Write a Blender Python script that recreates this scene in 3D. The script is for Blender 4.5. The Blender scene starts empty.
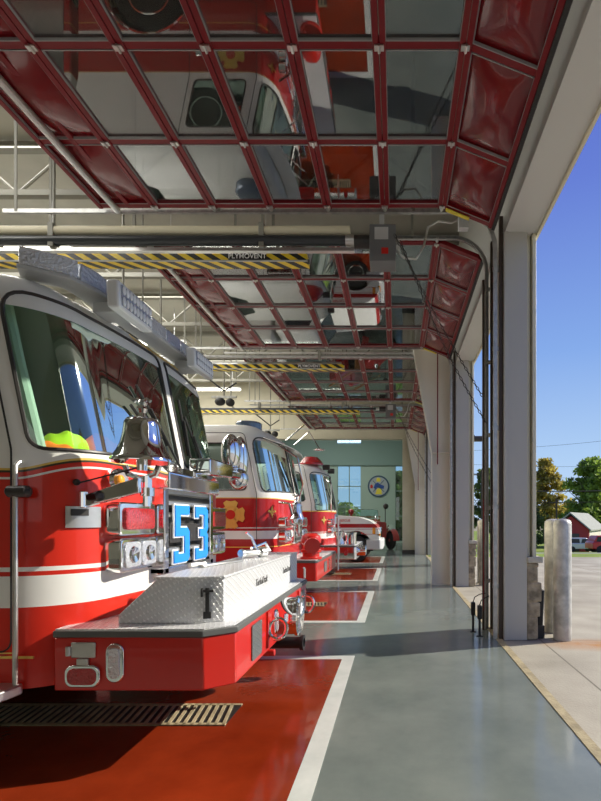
import bpy, bmesh, math, random
from mathutils import Vector, Matrix
random.seed(7)
PI = math.pi
scene = bpy.context.scene
COL = scene.collection
H, F, CX, CY = 1.35, 474.0, 396.0, 520.0       # eye height, focal length in pixels, vanishing point
PER = 4.28                                      # bay spacing

# ------------------------------------------------------------------ materials
def nodes_of(name):
    m = bpy.data.materials.new(name); m.use_nodes = True
    nt = m.node_tree
    return m, nt, nt.nodes['Principled BSDF']
def setp(b, **k):
    for key, v in k.items():
        b.inputs[key.replace('_', ' ')].default_value = v
def c4(c): return (c[0], c[1], c[2], 1)
def mat(name, col, rough=.5, metal=0, coat=0, spec=.5, bump=0, bscale=40, var=0, vscale=3, emit=None, es=1):
    m, nt, b = nodes_of(name)
    setp(b, Base_Color=c4(col), Roughness=rough, Metallic=metal, Specular_IOR_Level=spec)
    b.inputs['Coat Weight'].default_value = coat
    b.inputs['Coat Roughness'].default_value = .03
    if emit:
        b.inputs['Emission Color'].default_value = c4(emit); b.inputs['Emission Strength'].default_value = es
    if var or bump:
        tc = nt.nodes.new('ShaderNodeNewGeometry')
    if var:
        n = nt.nodes.new('ShaderNodeTexNoise'); n.inputs['Scale'].default_value = vscale; n.inputs['Detail'].default_value = 6
        nt.links.new(tc.outputs['Position'], n.inputs['Vector'])
        r = nt.nodes.new('ShaderNodeValToRGB')
        r.color_ramp.elements[0].position = .3; r.color_ramp.elements[1].position = .7
        r.color_ramp.elements[0].color = c4([max(0, x*(1-var)) for x in col]); r.color_ramp.elements[1].color = c4([min(1, x*(1+var)) for x in col])
        nt.links.new(n.outputs['Fac'], r.inputs['Fac']); nt.links.new(r.outputs['Color'], b.inputs['Base Color'])
    if bump:
        n2 = nt.nodes.new('ShaderNodeTexNoise'); n2.inputs['Scale'].default_value = bscale; n2.inputs['Detail'].default_value = 4
        nt.links.new(tc.outputs['Position'], n2.inputs['Vector'])
        bp = nt.nodes.new('ShaderNodeBump'); bp.inputs['Strength'].default_value = bump; bp.inputs['Distance'].default_value = .02
        nt.links.new(n2.outputs['Fac'], bp.inputs['Height']); nt.links.new(bp.outputs['Normal'], b.inputs['Normal'])
    return m
def math_node(nt, op, a, b=None, c=None):
    n = nt.nodes.new('ShaderNodeMath'); n.operation = op
    for i, v in enumerate((a, b, c)):
        if v is None: continue
        if isinstance(v, (int, float)): n.inputs[i].default_value = v
        else: nt.links.new(v, n.inputs[i])
    return n.outputs[0]
def pos_xyz(nt):
    g = nt.nodes.new('ShaderNodeNewGeometry'); s = nt.nodes.new('ShaderNodeSeparateXYZ')
    nt.links.new(g.outputs['Position'], s.inputs[0]); return s.outputs[0], s.outputs[1], s.outputs[2], g
def paint_by_height(name, stops, belt=None, wave_x=None, wave=0.0, lo=None):
    """stops: list of (z, colour) from the ground up, hard edges. Above wave height the colours shift up towards the nose."""
    m, nt, b = nodes_of(name)
    x, y, z, g = pos_xyz(nt)
    if wave_x:
        s = nt.nodes.new('ShaderNodeMapRange'); s.interpolation_type = 'SMOOTHSTEP'
        s.inputs['From Min'].default_value = wave_x[0]; s.inputs['From Max'].default_value = wave_x[1]
        s.inputs['To Min'].default_value = 0; s.inputs['To Max'].default_value = wave
        nt.links.new(x, s.inputs['Value'])
        hi = math_node(nt, 'GREATER_THAN', z, 1.3)
        z = math_node(nt, 'SUBTRACT', z, math_node(nt, 'MULTIPLY', s.outputs[0], hi))
    zz = math_node(nt, 'DIVIDE', z, 3.2)
    r = nt.nodes.new('ShaderNodeValToRGB'); r.color_ramp.interpolation = 'CONSTANT'
    el = r.color_ramp.elements
    el[0].position = 0; el[0].color = c4(stops[0][1]); el.remove(el[1])
    for zv, c in stops[1:]:
        e = el.new(zv/3.2); e.color = c4(c)
    nt.links.new(zz, r.inputs['Fac'])
    col = r.outputs['Color']
    mx = nt.nodes.new('ShaderNodeMix'); mx.data_type = 'RGBA'
    nt.links.new(g.outputs['Backfacing'], mx.inputs['Factor']); nt.links.new(col, mx.inputs['A']); mx.inputs['B'].default_value = (.34, .42, .37, 1)
    nt.links.new(mx.outputs['Result'], b.inputs['Base Color'])
    setp(b, Roughness=.35, Specular_IOR_Level=.3); b.inputs['Coat Weight'].default_value = .45; b.inputs['Coat Roughness'].default_value = .03
    return m
def glass(name, tint=(.8, .9, .86), refl=.3, rough=.0, gcol=(1, 1, 1)):
    m = bpy.data.materials.new(name); m.use_nodes = True
    nt = m.node_tree; nt.nodes.clear()
    o = nt.nodes.new('ShaderNodeOutputMaterial'); t = nt.nodes.new('ShaderNodeBsdfTransparent'); g = nt.nodes.new('ShaderNodeBsdfGlossy')
    t.inputs['Color'].default_value = c4(tint); g.inputs['Roughness'].default_value = rough; g.inputs['Color'].default_value = c4(gcol)
    f = nt.nodes.new('ShaderNodeFresnel'); f.inputs['IOR'].default_value = 1.5
    a = math_node(nt, 'ADD', f.outputs[0], refl); a = math_node(nt, 'MINIMUM', a, .95)
    mx = nt.nodes.new('ShaderNodeMixShader')
    nt.links.new(a, mx.inputs[0]); nt.links.new(t.outputs[0], mx.inputs[1]); nt.links.new(g.outputs[0], mx.inputs[2])
    nt.links.new(mx.outputs[0], o.inputs[0])
    return m
def diamond_plate(name, col=(.86, .87, .88), scale=46):
    m, nt, b = nodes_of(name)
    setp(b, Base_Color=c4(col), Roughness=.34, Metallic=.3)
    x, y, z, g = pos_xyz(nt)
    # two diagonal sets of raised lozenges, worked in (x+y, z+y) so that they show on every face
    def loz(sign, off):
        u = math_node(nt, 'ADD', math_node(nt, 'MULTIPLY', math_node(nt, 'ADD', x, y), scale), off)
        v = math_node(nt, 'ADD', math_node(nt, 'MULTIPLY', math_node(nt, 'ADD', z, math_node(nt, 'MULTIPLY', math_node(nt, 'SUBTRACT', x, y), .5)), scale), off)
        a = math_node(nt, 'ADD', u, math_node(nt, 'MULTIPLY', v, sign)); c = math_node(nt, 'SUBTRACT', math_node(nt, 'MULTIPLY', v, sign), u)
        fa = math_node(nt, 'ABSOLUTE', math_node(nt, 'SUBTRACT', math_node(nt, 'FRACT', math_node(nt, 'MULTIPLY', a, .5)), .5))
        fc = math_node(nt, 'ABSOLUTE', math_node(nt, 'SUBTRACT', math_node(nt, 'FRACT', math_node(nt, 'MULTIPLY', c, .5)), .5))
        e = math_node(nt, 'ADD', math_node(nt, 'MULTIPLY', fa, 2.1), math_node(nt, 'MULTIPLY', fc, 5.0))
        return math_node(nt, 'SUBTRACT', 1, math_node(nt, 'MINIMUM', e, 1))
    h = math_node(nt, 'MAXIMUM', loz(1, 0), loz(-1, 1))
    h = math_node(nt, 'MINIMUM', math_node(nt, 'MULTIPLY', h, 3), 1)
    bp = nt.nodes.new('ShaderNodeBump'); bp.inputs['Strength'].default_value = .9; bp.inputs['Distance'].default_value = .006
    nt.links.new(h, bp.inputs['Height']); nt.links.new(bp.outputs['Normal'], b.inputs['Normal'])
    r = nt.nodes.new('ShaderNodeValToRGB'); r.color_ramp.elements[0].color = c4([v*.84 for v in col]); r.color_ramp.elements[1].color = c4([min(1, v*1.15) for v in col])
    nt.links.new(h, r.inputs['Fac']); nt.links.new(r.outputs['Color'], b.inputs['Base Color'])
    return m
def hazard(name):
    m, nt, b = nodes_of(name)
    x, y, z, g = pos_xyz(nt)
    s = math_node(nt, 'ADD', x, math_node(nt, 'MULTIPLY', math_node(nt, 'ADD', z, math_node(nt, 'MULTIPLY', y, -.6)), 1.6))
    f = math_node(nt, 'FRACT', math_node(nt, 'MULTIPLY', s, 4.6))
    st = math_node(nt, 'GREATER_THAN', f, .5)
    mx = nt.nodes.new('ShaderNodeMix'); mx.data_type = 'RGBA'
    nt.links.new(st, mx.inputs['Factor']); mx.inputs['A'].default_value = (.02, .02, .02, 1); mx.inputs['B'].default_value = (.85, .62, .03, 1)
    nt.links.new(mx.outputs['Result'], b.inputs['Base Color']); setp(b, Roughness=.4)
    return m
def epoxy(name, c1, c2, rough=.12, scale=1.2, marks=None):
    m, nt, b = nodes_of(name)
    g = nt.nodes.new('ShaderNodeNewGeometry')
    n = nt.nodes.new('ShaderNodeTexNoise'); n.inputs['Scale'].default_value = scale; n.inputs['Detail'].default_value = 8; n.inputs['Roughness'].default_value = .62
    nt.links.new(g.outputs['Position'], n.inputs['Vector'])
    r = nt.nodes.new('ShaderNodeValToRGB'); r.color_ramp.elements[0].position = .32; r.color_ramp.elements[1].position = .7
    r.color_ramp.elements[0].color = c4(c1); r.color_ramp.elements[1].color = c4(c2)
    nt.links.new(n.outputs['Fac'], r.inputs['Fac']); nt.links.new(r.outputs['Color'], b.inputs['Base Color'])
    rr = nt.nodes.new('ShaderNodeMapRange'); rr.inputs['To Min'].default_value = rough*.6; rr.inputs['To Max'].default_value = rough*1.8
    n2 = nt.nodes.new('ShaderNodeTexNoise'); n2.inputs['Scale'].default_value = 3.1; n2.inputs['Detail'].default_value = 5
    nt.links.new(g.outputs['Position'], n2.inputs['Vector']); nt.links.new(n2.outputs['Fac'], rr.inputs['Value']); nt.links.new(rr.outputs[0], b.inputs['Roughness'])
    n3 = nt.nodes.new('ShaderNodeTexNoise'); n3.inputs['Scale'].default_value = 22; n3.inputs['Detail'].default_value = 2
    nt.links.new(g.outputs['Position'], n3.inputs['Vector'])
    bp = nt.nodes.new('ShaderNodeBump'); bp.inputs['Strength'].default_value = .06; bp.inputs['Distance'].default_value = .01
    nt.links.new(n3.outputs['Fac'], bp.inputs['Height']); nt.links.new(bp.outputs['Normal'], b.inputs['Normal'])
    b.inputs['Specular IOR Level'].default_value = .5
    return m
def ground_mat():
    m, nt, b = nodes_of('ground_cover')
    x, y, z, g = pos_xyz(nt)
    def noise(s, d=6):
        n = nt.nodes.new('ShaderNodeTexNoise'); n.inputs['Scale'].default_value = s; n.inputs['Detail'].default_value = d
        nt.links.new(g.outputs['Position'], n.inputs['Vector']); return n.outputs['Fac']
    def ramp(fac, c1, c2, p1=.3, p2=.7, interp='LINEAR'):
        r = nt.nodes.new('ShaderNodeValToRGB'); r.color_ramp.elements[0].position = p1; r.color_ramp.elements[1].position = p2
        r.color_ramp.interpolation = interp
        r.color_ramp.elements[0].color = c4(c1); r.color_ramp.elements[1].color = c4(c2); nt.links.new(fac, r.inputs['Fac']); return r.outputs['Color']
    def mix(f, a, c):
        mx = nt.nodes.new('ShaderNodeMix'); mx.data_type = 'RGBA'
        nt.links.new(f, mx.inputs['Factor'])
        for k, v in (('A', a), ('B', c)):
            if isinstance(v, tuple): mx.inputs[k].default_value = c4(v)
            else: nt.links.new(v, mx.inputs[k])
        return mx.outputs['Result']
    conc = ramp(noise(1.1, 9), (.27, .25, .20), (.43, .40, .33))
    # joints of the slab
    def joint(v, per, off):
        f = math_node(nt, 'FRACT', math_node(nt, 'DIVIDE', math_node(nt, 'ADD', v, off), per))
        return math_node(nt, 'LESS_THAN', f, .018/per)
    j = math_node(nt, 'MAXIMUM', joint(x, 3.6, -1.62+3.6*9), joint(y, 4.28, -1.05+42.8))
    conc = mix(j, conc, (.18, .165, .13))
    # rust stain by the near bollard
    dx = math_node(nt, 'DIVIDE', math_node(nt, 'SUBTRACT', x, 2.2), .75); dy = math_node(nt, 'DIVIDE', math_node(nt, 'SUBTRACT', y, 5.15), .3)
    d = math_node(nt, 'SQRT', math_node(nt, 'ADD', math_node(nt, 'MULTIPLY', dx, dx), math_node(nt, 'MULTIPLY', dy, dy)))
    st = math_node(nt, 'MULTIPLY', math_node(nt, 'MAXIMUM', math_node(nt, 'SUBTRACT', 1, d), 0), math_node(nt, 'MULTIPLY', noise(7), 1.5))
    st = math_node(nt, 'MINIMUM', st, .75)
    conc = mix(st, conc, (.42, .17, .03))
    grass = ramp(noise(.9, 10), (.10, .17, .02), (.30, .36, .06))
    asph = ramp(noise(2), (.26, .26, .25), (.36, .36, .34))
    yy = math_node(nt, 'ADD', y, math_node(nt, 'MULTIPLY', noise(.35, 3), 1.0))
    gr = math_node(nt, 'GREATER_THAN', yy, 17.9)
    out = mix(gr, conc, grass)
    rd = math_node(nt, 'MULTIPLY', math_node(nt, 'GREATER_THAN', y, 33), math_node(nt, 'LESS_THAN', y, 40))
    out = mix(rd, out, asph)
    far = math_node(nt, 'LESS_THAN', x, -14.0)
    out = mix(far, out, grass)
    nt.links.new(out, b.inputs['Base Color']); setp(b, Roughness=.85, Specular_IOR_Level=.2)
    bp = nt.nodes.new('ShaderNodeBump'); bp.inputs['Strength'].default_value = .3; bp.inputs['Distance'].default_value = .01
    nt.links.new(noise(45, 4), bp.inputs['Height']); nt.links.new(bp.outputs['Normal'], b.inputs['Normal'])
    return m
def leafmat(name, col):
    m = mat(name, col, .7, var=.55, vscale=.6); nt = m.node_tree; b = nt.nodes['Principled BSDF']; o = nt.nodes['Material Output']
    t = nt.nodes.new('ShaderNodeBsdfTranslucent'); mx = nt.nodes.new('ShaderNodeMixShader'); mx.inputs[0].default_value = .45
    nt.links.new(b.inputs['Base Color'].links[0].from_socket, t.inputs['Color'])
    nt.links.new(b.outputs[0], mx.inputs[1]); nt.links.new(t.outputs[0], mx.inputs[2]); nt.links.new(mx.outputs[0], o.inputs[0]); return m
WHITE = (.80, .80, .76); RED = (.50, .012, .008); GOLD = (.75, .52, .10); DKRED = (.30, .01, .012)
M = {}
M['white'] = mat('white_paint', (.80, .80, .77), .3, coat=.6)
M['red'] = mat('red_gloss_paint', (.55, .016, .009), .3, coat=.5)
M['door_red'] = mat('door_red_paint', (.17, .003, .007), .4, coat=.1, spec=.3)
M['door_panel'] = mat('door_panel_red', (.15, .003, .006), .22, coat=.5, bump=.06, bscale=2.2)
M['chrome'] = mat('chrome', (.86, .87, .88), .05, 1)
M['steel'] = mat('brushed_steel', (.62, .62, .60), .3, .9, var=.08, vscale=12)
M['galv'] = mat('galvanised_steel', (.42, .42, .41), .42, .75, var=.2, vscale=14)
M['grey'] = mat('grey_paint', (.30, .30, .30), .5)
M['boxgrey'] = mat('operator_grey', (.15, .155, .16), .45)
M['ltgrey'] = mat('light_grey_paint', (.52, .53, .53), .5)
M['dark'] = mat('dark_metal', (.035, .032, .03), .4)
M['brown'] = mat('dark_bronze_seal', (.045, .028, .018), .5)
M['black'] = mat('black_rubber', (.014, .014, .014), .55)
M['tyre'] = mat('tyre_rubber', (.02, .02, .02), .75)
M['gold'] = mat('gold_leaf', (.80, .56, .14), .3, .6)
M['cream'] = mat('cream_wall', (.44, .41, .31), .7, var=.05)
M['ceil'] = mat('cream_ceiling', (.44, .43, .37), .8, var=.05)
M['wallback'] = mat('cream_back_wall', (.36, .35, .28), .8, var=.05)
M['soffit'] = mat('soffit_panel', (.56, .56, .53), .55)
M['jamb'] = mat('grey_jamb_metal', (.44, .43, .39), .5)
M['creamtrim'] = mat('cream_trim_metal', (.66, .62, .46), .5)
M['column'] = mat('cream_steel_column', (.72, .69, .60), .45, coat=.2)
M['truss'] = mat('grey_truss_steel', (.22, .215, .18), .5)
M['duct'] = mat('cream_tube', (.62, .57, .42), .5)
M['hose'] = mat('dark_hose', (.035, .04, .045), .35)
M['haz'] = hazard('hazard_stripes')
M['bollard'] = mat('galvanised_bollard', (.50, .49, .45), .5, .45, var=.3, vscale=9, bump=.15, bscale=30)
M['stone'] = mat('stone_veneer', (.30, .25, .17), .85, var=.55, vscale=9, bump=1, bscale=16)
M['stonecap'] = mat('stone_cap', (.50, .47, .39), .8, var=.15, vscale=14, bump=.4)
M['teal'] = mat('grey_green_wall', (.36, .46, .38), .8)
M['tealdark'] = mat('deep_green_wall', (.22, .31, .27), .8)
M['floor'] = epoxy('grey_epoxy_floor', (.125, .15, .14), (.20, .225, .205), .12)
M['redfloor'] = epoxy('red_epoxy_floor', (.15, .016, .004), (.27, .032, .008), .09, 1.6)
M['whiteline'] = epoxy('white_floor_line', (.50, .53, .50), (.62, .64, .60), .18, 4)
M['sill'] = mat('tan_sill', (.34, .285, .17), .75, var=.3, vscale=8, bump=.3)
M['ground'] = ground_mat()
M['glassdoor'] = glass('door_glass', (.82, .86, .87), .12)
M['windshield'] = glass('green_tinted_glass', (.76, .92, .83), .10, .02, (.85, 1, .92))
M['winglass'] = glass('window_glass', (.75, .88, .90), .05)
M['lamp_clear'] = mat('clear_lamp_lens', (.75, .78, .82), .08, .5, coat=1, bump=.9, bscale=60)
M['lamp_blue'] = mat('pale_lamp_lens', (.50, .55, .68), .1, .35, coat=1, bump=.9, bscale=50)
M['lamp_red'] = mat('red_lamp_lens', (.42, .006, .01), .12, 0, coat=1, bump=.8, bscale=60)
M['lamp_white'] = mat('white_scene_lamp', (.88, .90, .92), .25, 0, coat=.6)
M['amber'] = mat('amber_lens', (.9, .35, .02), .15, 0, coat=1)
M['beacon'] = mat('blue_grey_beacon', (.12, .17, .25), .15, .2, coat=1)
M['tread'] = diamond_plate('diamond_plate')
M['tread_dark'] = diamond_plate('dark_diamond_plate', (.18, .2, .2), 46)
M['blue'] = mat('bright_blue_vinyl', (.02, .28, .85), .35)
M['whitev'] = mat('white_vinyl', (.9, .9, .9), .35)
M['vest'] = mat('lime_vest_glow', (.55, .85, .03), .7, emit=(.5, .8, .03), es=.35)  # emission stands in for daylight falling on the cloth
M['vesto'] = mat('orange_vest_glow', (.95, .20, .02), .7, emit=(.95, .22, .02), es=.45)  # added glow so the orange shows through the windshield
M['cabin'] = mat('cab_interior', (.16, .19, .17), .7)
M['lining'] = mat('pale_cab_lining', (.55, .66, .58), .7)
M['edge'] = mat('dark_edge_strip', (.10, .105, .10), .5)
M['seat'] = mat('cab_seat', (.10, .12, .12), .7)
M['bead'] = mat('grey_glazing_bead', (.30, .29, .29), .5)
M['leaf1'] = leafmat('autumn_leaves', (.42, .34, .07))
M['leaf2'] = leafmat('green_leaves', (.24, .34, .05))
M['leaf3'] = leafmat('dark_leaves', (.14, .19, .05))
M['bark'] = mat('bark', (.10, .075, .05), .9)
M['brick'] = mat('red_siding', (.30, .03, .03), .8)
M['roof'] = mat('grey_shingle', (.30, .31, .27), .9, var=.15, vscale=3)
M['siding'] = mat('pale_siding', (.60, .57, .48), .8)
M['carsilver'] = mat('silver_car_paint', (.55, .58, .63), .3, .3, coat=.6)
M['carglass'] = mat('dark_car_glass', (.03, .04, .05), .1)
M['led'] = mat('strip_light_tube', (1, .97, .85), .5, emit=(1, .95, .80), es=7)
M['emb_blue'] = mat('emblem_blue', (.02, .07, .30), .5)
M['emb_dark'] = mat('emblem_rim', (.04, .08, .13), .5)
M['emb_grey'] = mat('emblem_field', (.38, .41, .42), .5)
M['yellow'] = mat('emblem_yellow', (.75, .62, .05), .5)
M['oldred'] = mat('antique_red', (.34, .012, .015), .3, coat=.8)
M['wood'] = mat('varnished_wood', (.35, .17, .06), .5)

# ------------------------------------------------------------------ mesh helpers
def nb(): return bmesh.new()
def face(bm, vs):
    try: return bm.faces.new(vs)
    except ValueError: return None
def quadbox(bm, P):
    v = [bm.verts.new(p) for p in P]
    for f in ((0, 3, 2, 1), (4, 5, 6, 7), (0, 1, 5, 4), (1, 2, 6, 5), (2, 3, 7, 6), (3, 0, 4, 7)): face(bm, [v[i] for i in f])
def box(bm, x0, x1, y0, y1, z0, z1):
    quadbox(bm, [(x0, y0, z0), (x1, y0, z0), (x1, y1, z0), (x0, y1, z0), (x0, y0, z1), (x1, y0, z1), (x1, y1, z1), (x0, y1, z1)]); return bm
def prism(bm, pts, axis, a0, a1, caps=True):
    def P(p, a): return {'x': (a, p[0], p[1]), 'y': (p[0], a, p[1]), 'z': (p[0], p[1], a)}[axis]
    A = [bm.verts.new(P(p, a0)) for p in pts]; B = [bm.verts.new(P(p, a1)) for p in pts]; n = len(pts)
    for i in range(n): face(bm, (A[i], A[(i+1) % n], B[(i+1) % n], B[i]))
    if caps: face(bm, A[::-1]); face(bm, B)
    return bm
def basis(d):
    d = Vector(d).normalized(); u = Vector((0, 0, 1)) if abs(d.z) < .9 else Vector((1, 0, 0))
    a = d.cross(u).normalized(); return d, a, d.cross(a).normalized()
def tube(bm, pts, r, n=8, closed=False):
    pts = [Vector(p) for p in pts]; rings = []; k = len(pts)
    last = None
    for i, p in enumerate(pts):
        if closed: d = pts[(i+1) % k]-pts[i-1]
        else: d = pts[min(i+1, k-1)]-pts[max(i-1, 0)]
        d.normalize()
        if last is None: _, a, b = basis(d)
        else:
            a = (last - d*last.dot(d)).normalized(); b = d.cross(a)
        last = a
        rr = r[i] if isinstance(r, (list, tuple)) else r
        rings.append([bm.verts.new(p + a*rr*math.cos(2*PI*j/n) + b*rr*math.sin(2*PI*j/n)) for j in range(n)])
    for i in range(k if closed else k-1):
        A, B = rings[i], rings[(i+1) % k]
        for j in range(n): face(bm, (A[j], A[(j+1) % n], B[(j+1) % n], B[j]))
    if not closed: face(bm, rings[0][::-1]); face(bm, rings[-1])
    return bm
def lathe(bm, prof, o, d=(0, 0, 1), n=24):
    d, a, b = basis(d); o = Vector(o); rings = []
    for r, t in prof:
        if r < 1e-5: rings.append([bm.verts.new(o+d*t)])
        else: rings.append([bm.verts.new(o+d*t+a*r*math.cos(2*PI*j/n)+b*r*math.sin(2*PI*j/n)) for j in range(n)])
    for A, B in zip(rings, rings[1:]):
        for j in range(n):
            q = [A[j % len(A)], A[(j+1) % len(A)], B[(j+1) % len(B)], B[j % len(B)]]
            q2 = []
            for v in q:
                if v not in q2: q2.append(v)
            if len(q2) > 2: face(bm, q2)
    if len(rings[0]) > 1: face(bm, rings[0][::-1])
    if len(rings[-1]) > 1: face(bm, rings[-1])
    return bm
def cyl(bm, p0, p1, r, n=16):
    d = Vector(p1)-Vector(p0); return lathe(bm, [(r, 0), (r, d.length)], p0, d, n)
def ell(bm, c, r, n=16, m=10):
    if isinstance(r, (int, float)): r = (r, r, r)
    vs = []
    for i in range(m+1):
        t = PI*i/m
        vs.append([bm.verts.new((c[0]+r[0]*math.sin(t)*math.cos(2*PI*j/n), c[1]+r[1]*math.sin(t)*math.sin(2*PI*j/n), c[2]+r[2]*math.cos(t))) for j in range(1 if i in (0, m) else n)])
    for A, B in zip(vs, vs[1:]):
        for j in range(n):
            q = []
            for v in (A[j % len(A)], A[(j+1) % len(A)], B[(j+1) % len(B)], B[j % len(B)]):
                if v not in q: q.append(v)
            if len(q) > 2: face(bm, q)
    return bm
def rrect(a0, a1, b0, b1, r, n=5):
    pts = []
    for cx, cy, s in ((a1-r, b1-r, 0), (a0+r, b1-r, 1), (a0+r, b0+r, 2), (a1-r, b0+r, 3)):
        for k in range(n+1):
            t = (s + k/n)*PI/2; pts.append((cx+r*math.cos(t), cy+r*math.sin(t)))
    return pts
def round_poly(pts, r, n=6):
    out = []
    k = len(pts)
    for i in range(k):
        p = Vector(pts[i]); a = (Vector(pts[i-1])-p); b = (Vector(pts[(i+1) % k])-p)
        rr = r[i] if isinstance(r, (list, tuple)) else r
        ra = min(rr, a.length*.48, b.length*.48); A = p+a.normalized()*ra; B = p+b.normalized()*ra
        for j in range(n+1):
            t = j/n; q = A*(1-t)**2+p*2*t*(1-t)+B*t*t; out.append((q.x, q.y))
    return out
WORLD = {}            # object name -> world origin
def put(o, parent, org):
    COL.objects.link(o)
    if parent is not None:
        o.parent = parent; o.location = Vector(org)-WORLD[parent.name]
    else: o.location = org
    WORLD[o.name] = Vector(org)
def obj(name, bm, m, parent=None, bevel=0, angle=35, seg=2, smooth=True, flip=True):
    if flip: bmesh.ops.recalc_face_normals(bm, faces=bm.faces)
    zs = [v.co for v in bm.verts]
    lo = [min(v[i] for v in zs) for i in range(3)]; hi = [max(v[i] for v in zs) for i in range(3)]
    org = Vector(((lo[0]+hi[0])/2, (lo[1]+hi[1])/2, lo[2]))
    for v in bm.verts: v.co -= org
    a = math.radians(angle)
    if smooth:
        for f in bm.faces: f.smooth = True
        for e in bm.edges:
            if len(e.link_faces) != 2 or e.calc_face_angle(0) > a: e.smooth = False
    me = bpy.data.meshes.new(name); bm.to_mesh(me); bm.free()
    for mm in (m if isinstance(m, (list, tuple)) else [m]): me.materials.append(mm)
    o = bpy.data.objects.new(name, me); put(o, parent, org)
    if bevel:
        md = o.modifiers.new('bevel', 'BEVEL'); md.width = bevel; md.segments = seg; md.limit_method = 'ANGLE'; md.angle_limit = math.radians(40)
        md.harden_normals = False
    return o
def thing(name, label, cat, loc, group=None):
    o = bpy.data.objects.new(name, None); o.empty_display_size = .1; put(o, None, Vector(loc))
    o['label'] = label; o['category'] = cat
    if group: o['group'] = group
    return o
def tag(o, label, cat, group=None, kind=None):
    o['label'] = label; o['category'] = cat
    if group: o['group'] = group
    if kind: o['kind'] = kind
    return o
def struct(name, bm, m, parent=None, bevel=0, **k):
    o = obj(name, bm, m, parent, bevel, **k)
    if parent is None: o['kind'] = 'structure'
    return o
def dup(o, delta, label=None, parent=None):
    c = o.copy(); COL.objects.link(c)
    if parent is None: c.location = o.location + Vector(delta); WORLD[c.name] = WORLD[o.name]+Vector(delta)
    else: c.parent = parent; WORLD[c.name] = WORLD[o.name]+Vector(delta)
    if label: c['label'] = label
    for ch in list(o.children): dup(ch, delta, None, c)
    return c
def text_obj(name, body, size, mtx, m, parent, ext=.002, squash=1.0, shear=0, fat=.012):
    cu = bpy.data.curves.new(name, 'FONT'); cu.body = body; cu.size = size; cu.extrude = ext; cu.align_x = 'CENTER'; cu.align_y = 'CENTER'; cu.offset = size*fat
    cu.shear = shear
    t = bpy.data.objects.new(name+'_tmp', cu)
    COL.objects.link(t); dg = bpy.context.evaluated_depsgraph_get(); dg.update()
    me = bpy.data.meshes.new_from_object(t.evaluated_get(dg)); bpy.data.objects.remove(t)
    bm = nb(); bm.from_mesh(me)
    for v in bm.verts: v.co = mtx @ Vector((v.co.x*squash, v.co.y, v.co.z))
    return obj(name, bm, m, parent, smooth=False, flip=False)
def frame_mtx(o, xa, ya):
    xa = Vector(xa).normalized(); ya = Vector(ya).normalized(); za = xa.cross(ya)
    return Matrix(((xa.x, ya.x, za.x, o[0]), (xa.y, ya.y, za.y, o[1]), (xa.z, ya.z, za.z, o[2]), (0, 0, 0, 1)))
# ================================================================== THE HALL
XJ = 1.226; XO = 1.585; HEAD = 4.588
P0 = 5.33                                        # near face of the first pillar in view
PIL = [P0+PER*k for k in range(-2, 4)]           # -3.23 ... 18.17
PW = .63
YN, YW = -6.0, 18.85                             # camera-side wall, partition wall
CEILZ, BACKX = 6.9, -13.0
fl = struct('floor', box(nb(), BACKX, 1.13, YN, YW+9.2, -.12, 0), M['floor'])
for k in range(-1, 4):
    y1 = 4.70+PER*k; y0 = y1-2.76
    xo = -.408; wl = .115
    box_r = box(nb(), -9.5, xo-wl, y0+wl, y1-wl, .0005, .003)
    struct('painted_bay', box_r, M['redfloor'], fl)
    b = nb()
    prism(b, [(xo, y0), (xo, y1), (-9.5, y1), (-9.5, y1-wl), (xo-wl, y1-wl), (xo-wl, y0+wl), (-9.5, y0+wl), (-9.5, y0)], 'z', .0005, .0045)
    struct('bay_border', b, M['whiteline'], fl)
# tan sill strip under the doors
struct('trim_1', box(nb(), 1.13, 1.20, YN, YW, -.10, .006), M['sill'])
struct('ceiling', box(nb(), BACKX, XO, YN, YW, CEILZ, CEILZ+.2), M['ceil'])
struct('wall_back', box(nb(), BACKX-.2, BACKX, YN-.2, YW+9.4, -.1, CEILZ), M['wallback'])
struct('wall_near', box(nb(), BACKX, XO, YN-.2, YN, -.1, CEILZ), M['wallback'])
# front wall above the doors, its soffit is the header
b = nb(); box(b, XJ, XO, YN-.2, YW+.3, HEAD, CEILZ+.2)
struct('wall_front', b, M['soffit'])
b = nb(); box(b, XO, XO+.03, YN-.2, YW+.3, HEAD-.03, HEAD+.10)
struct('trim_2', b, M['creamtrim'])
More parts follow.
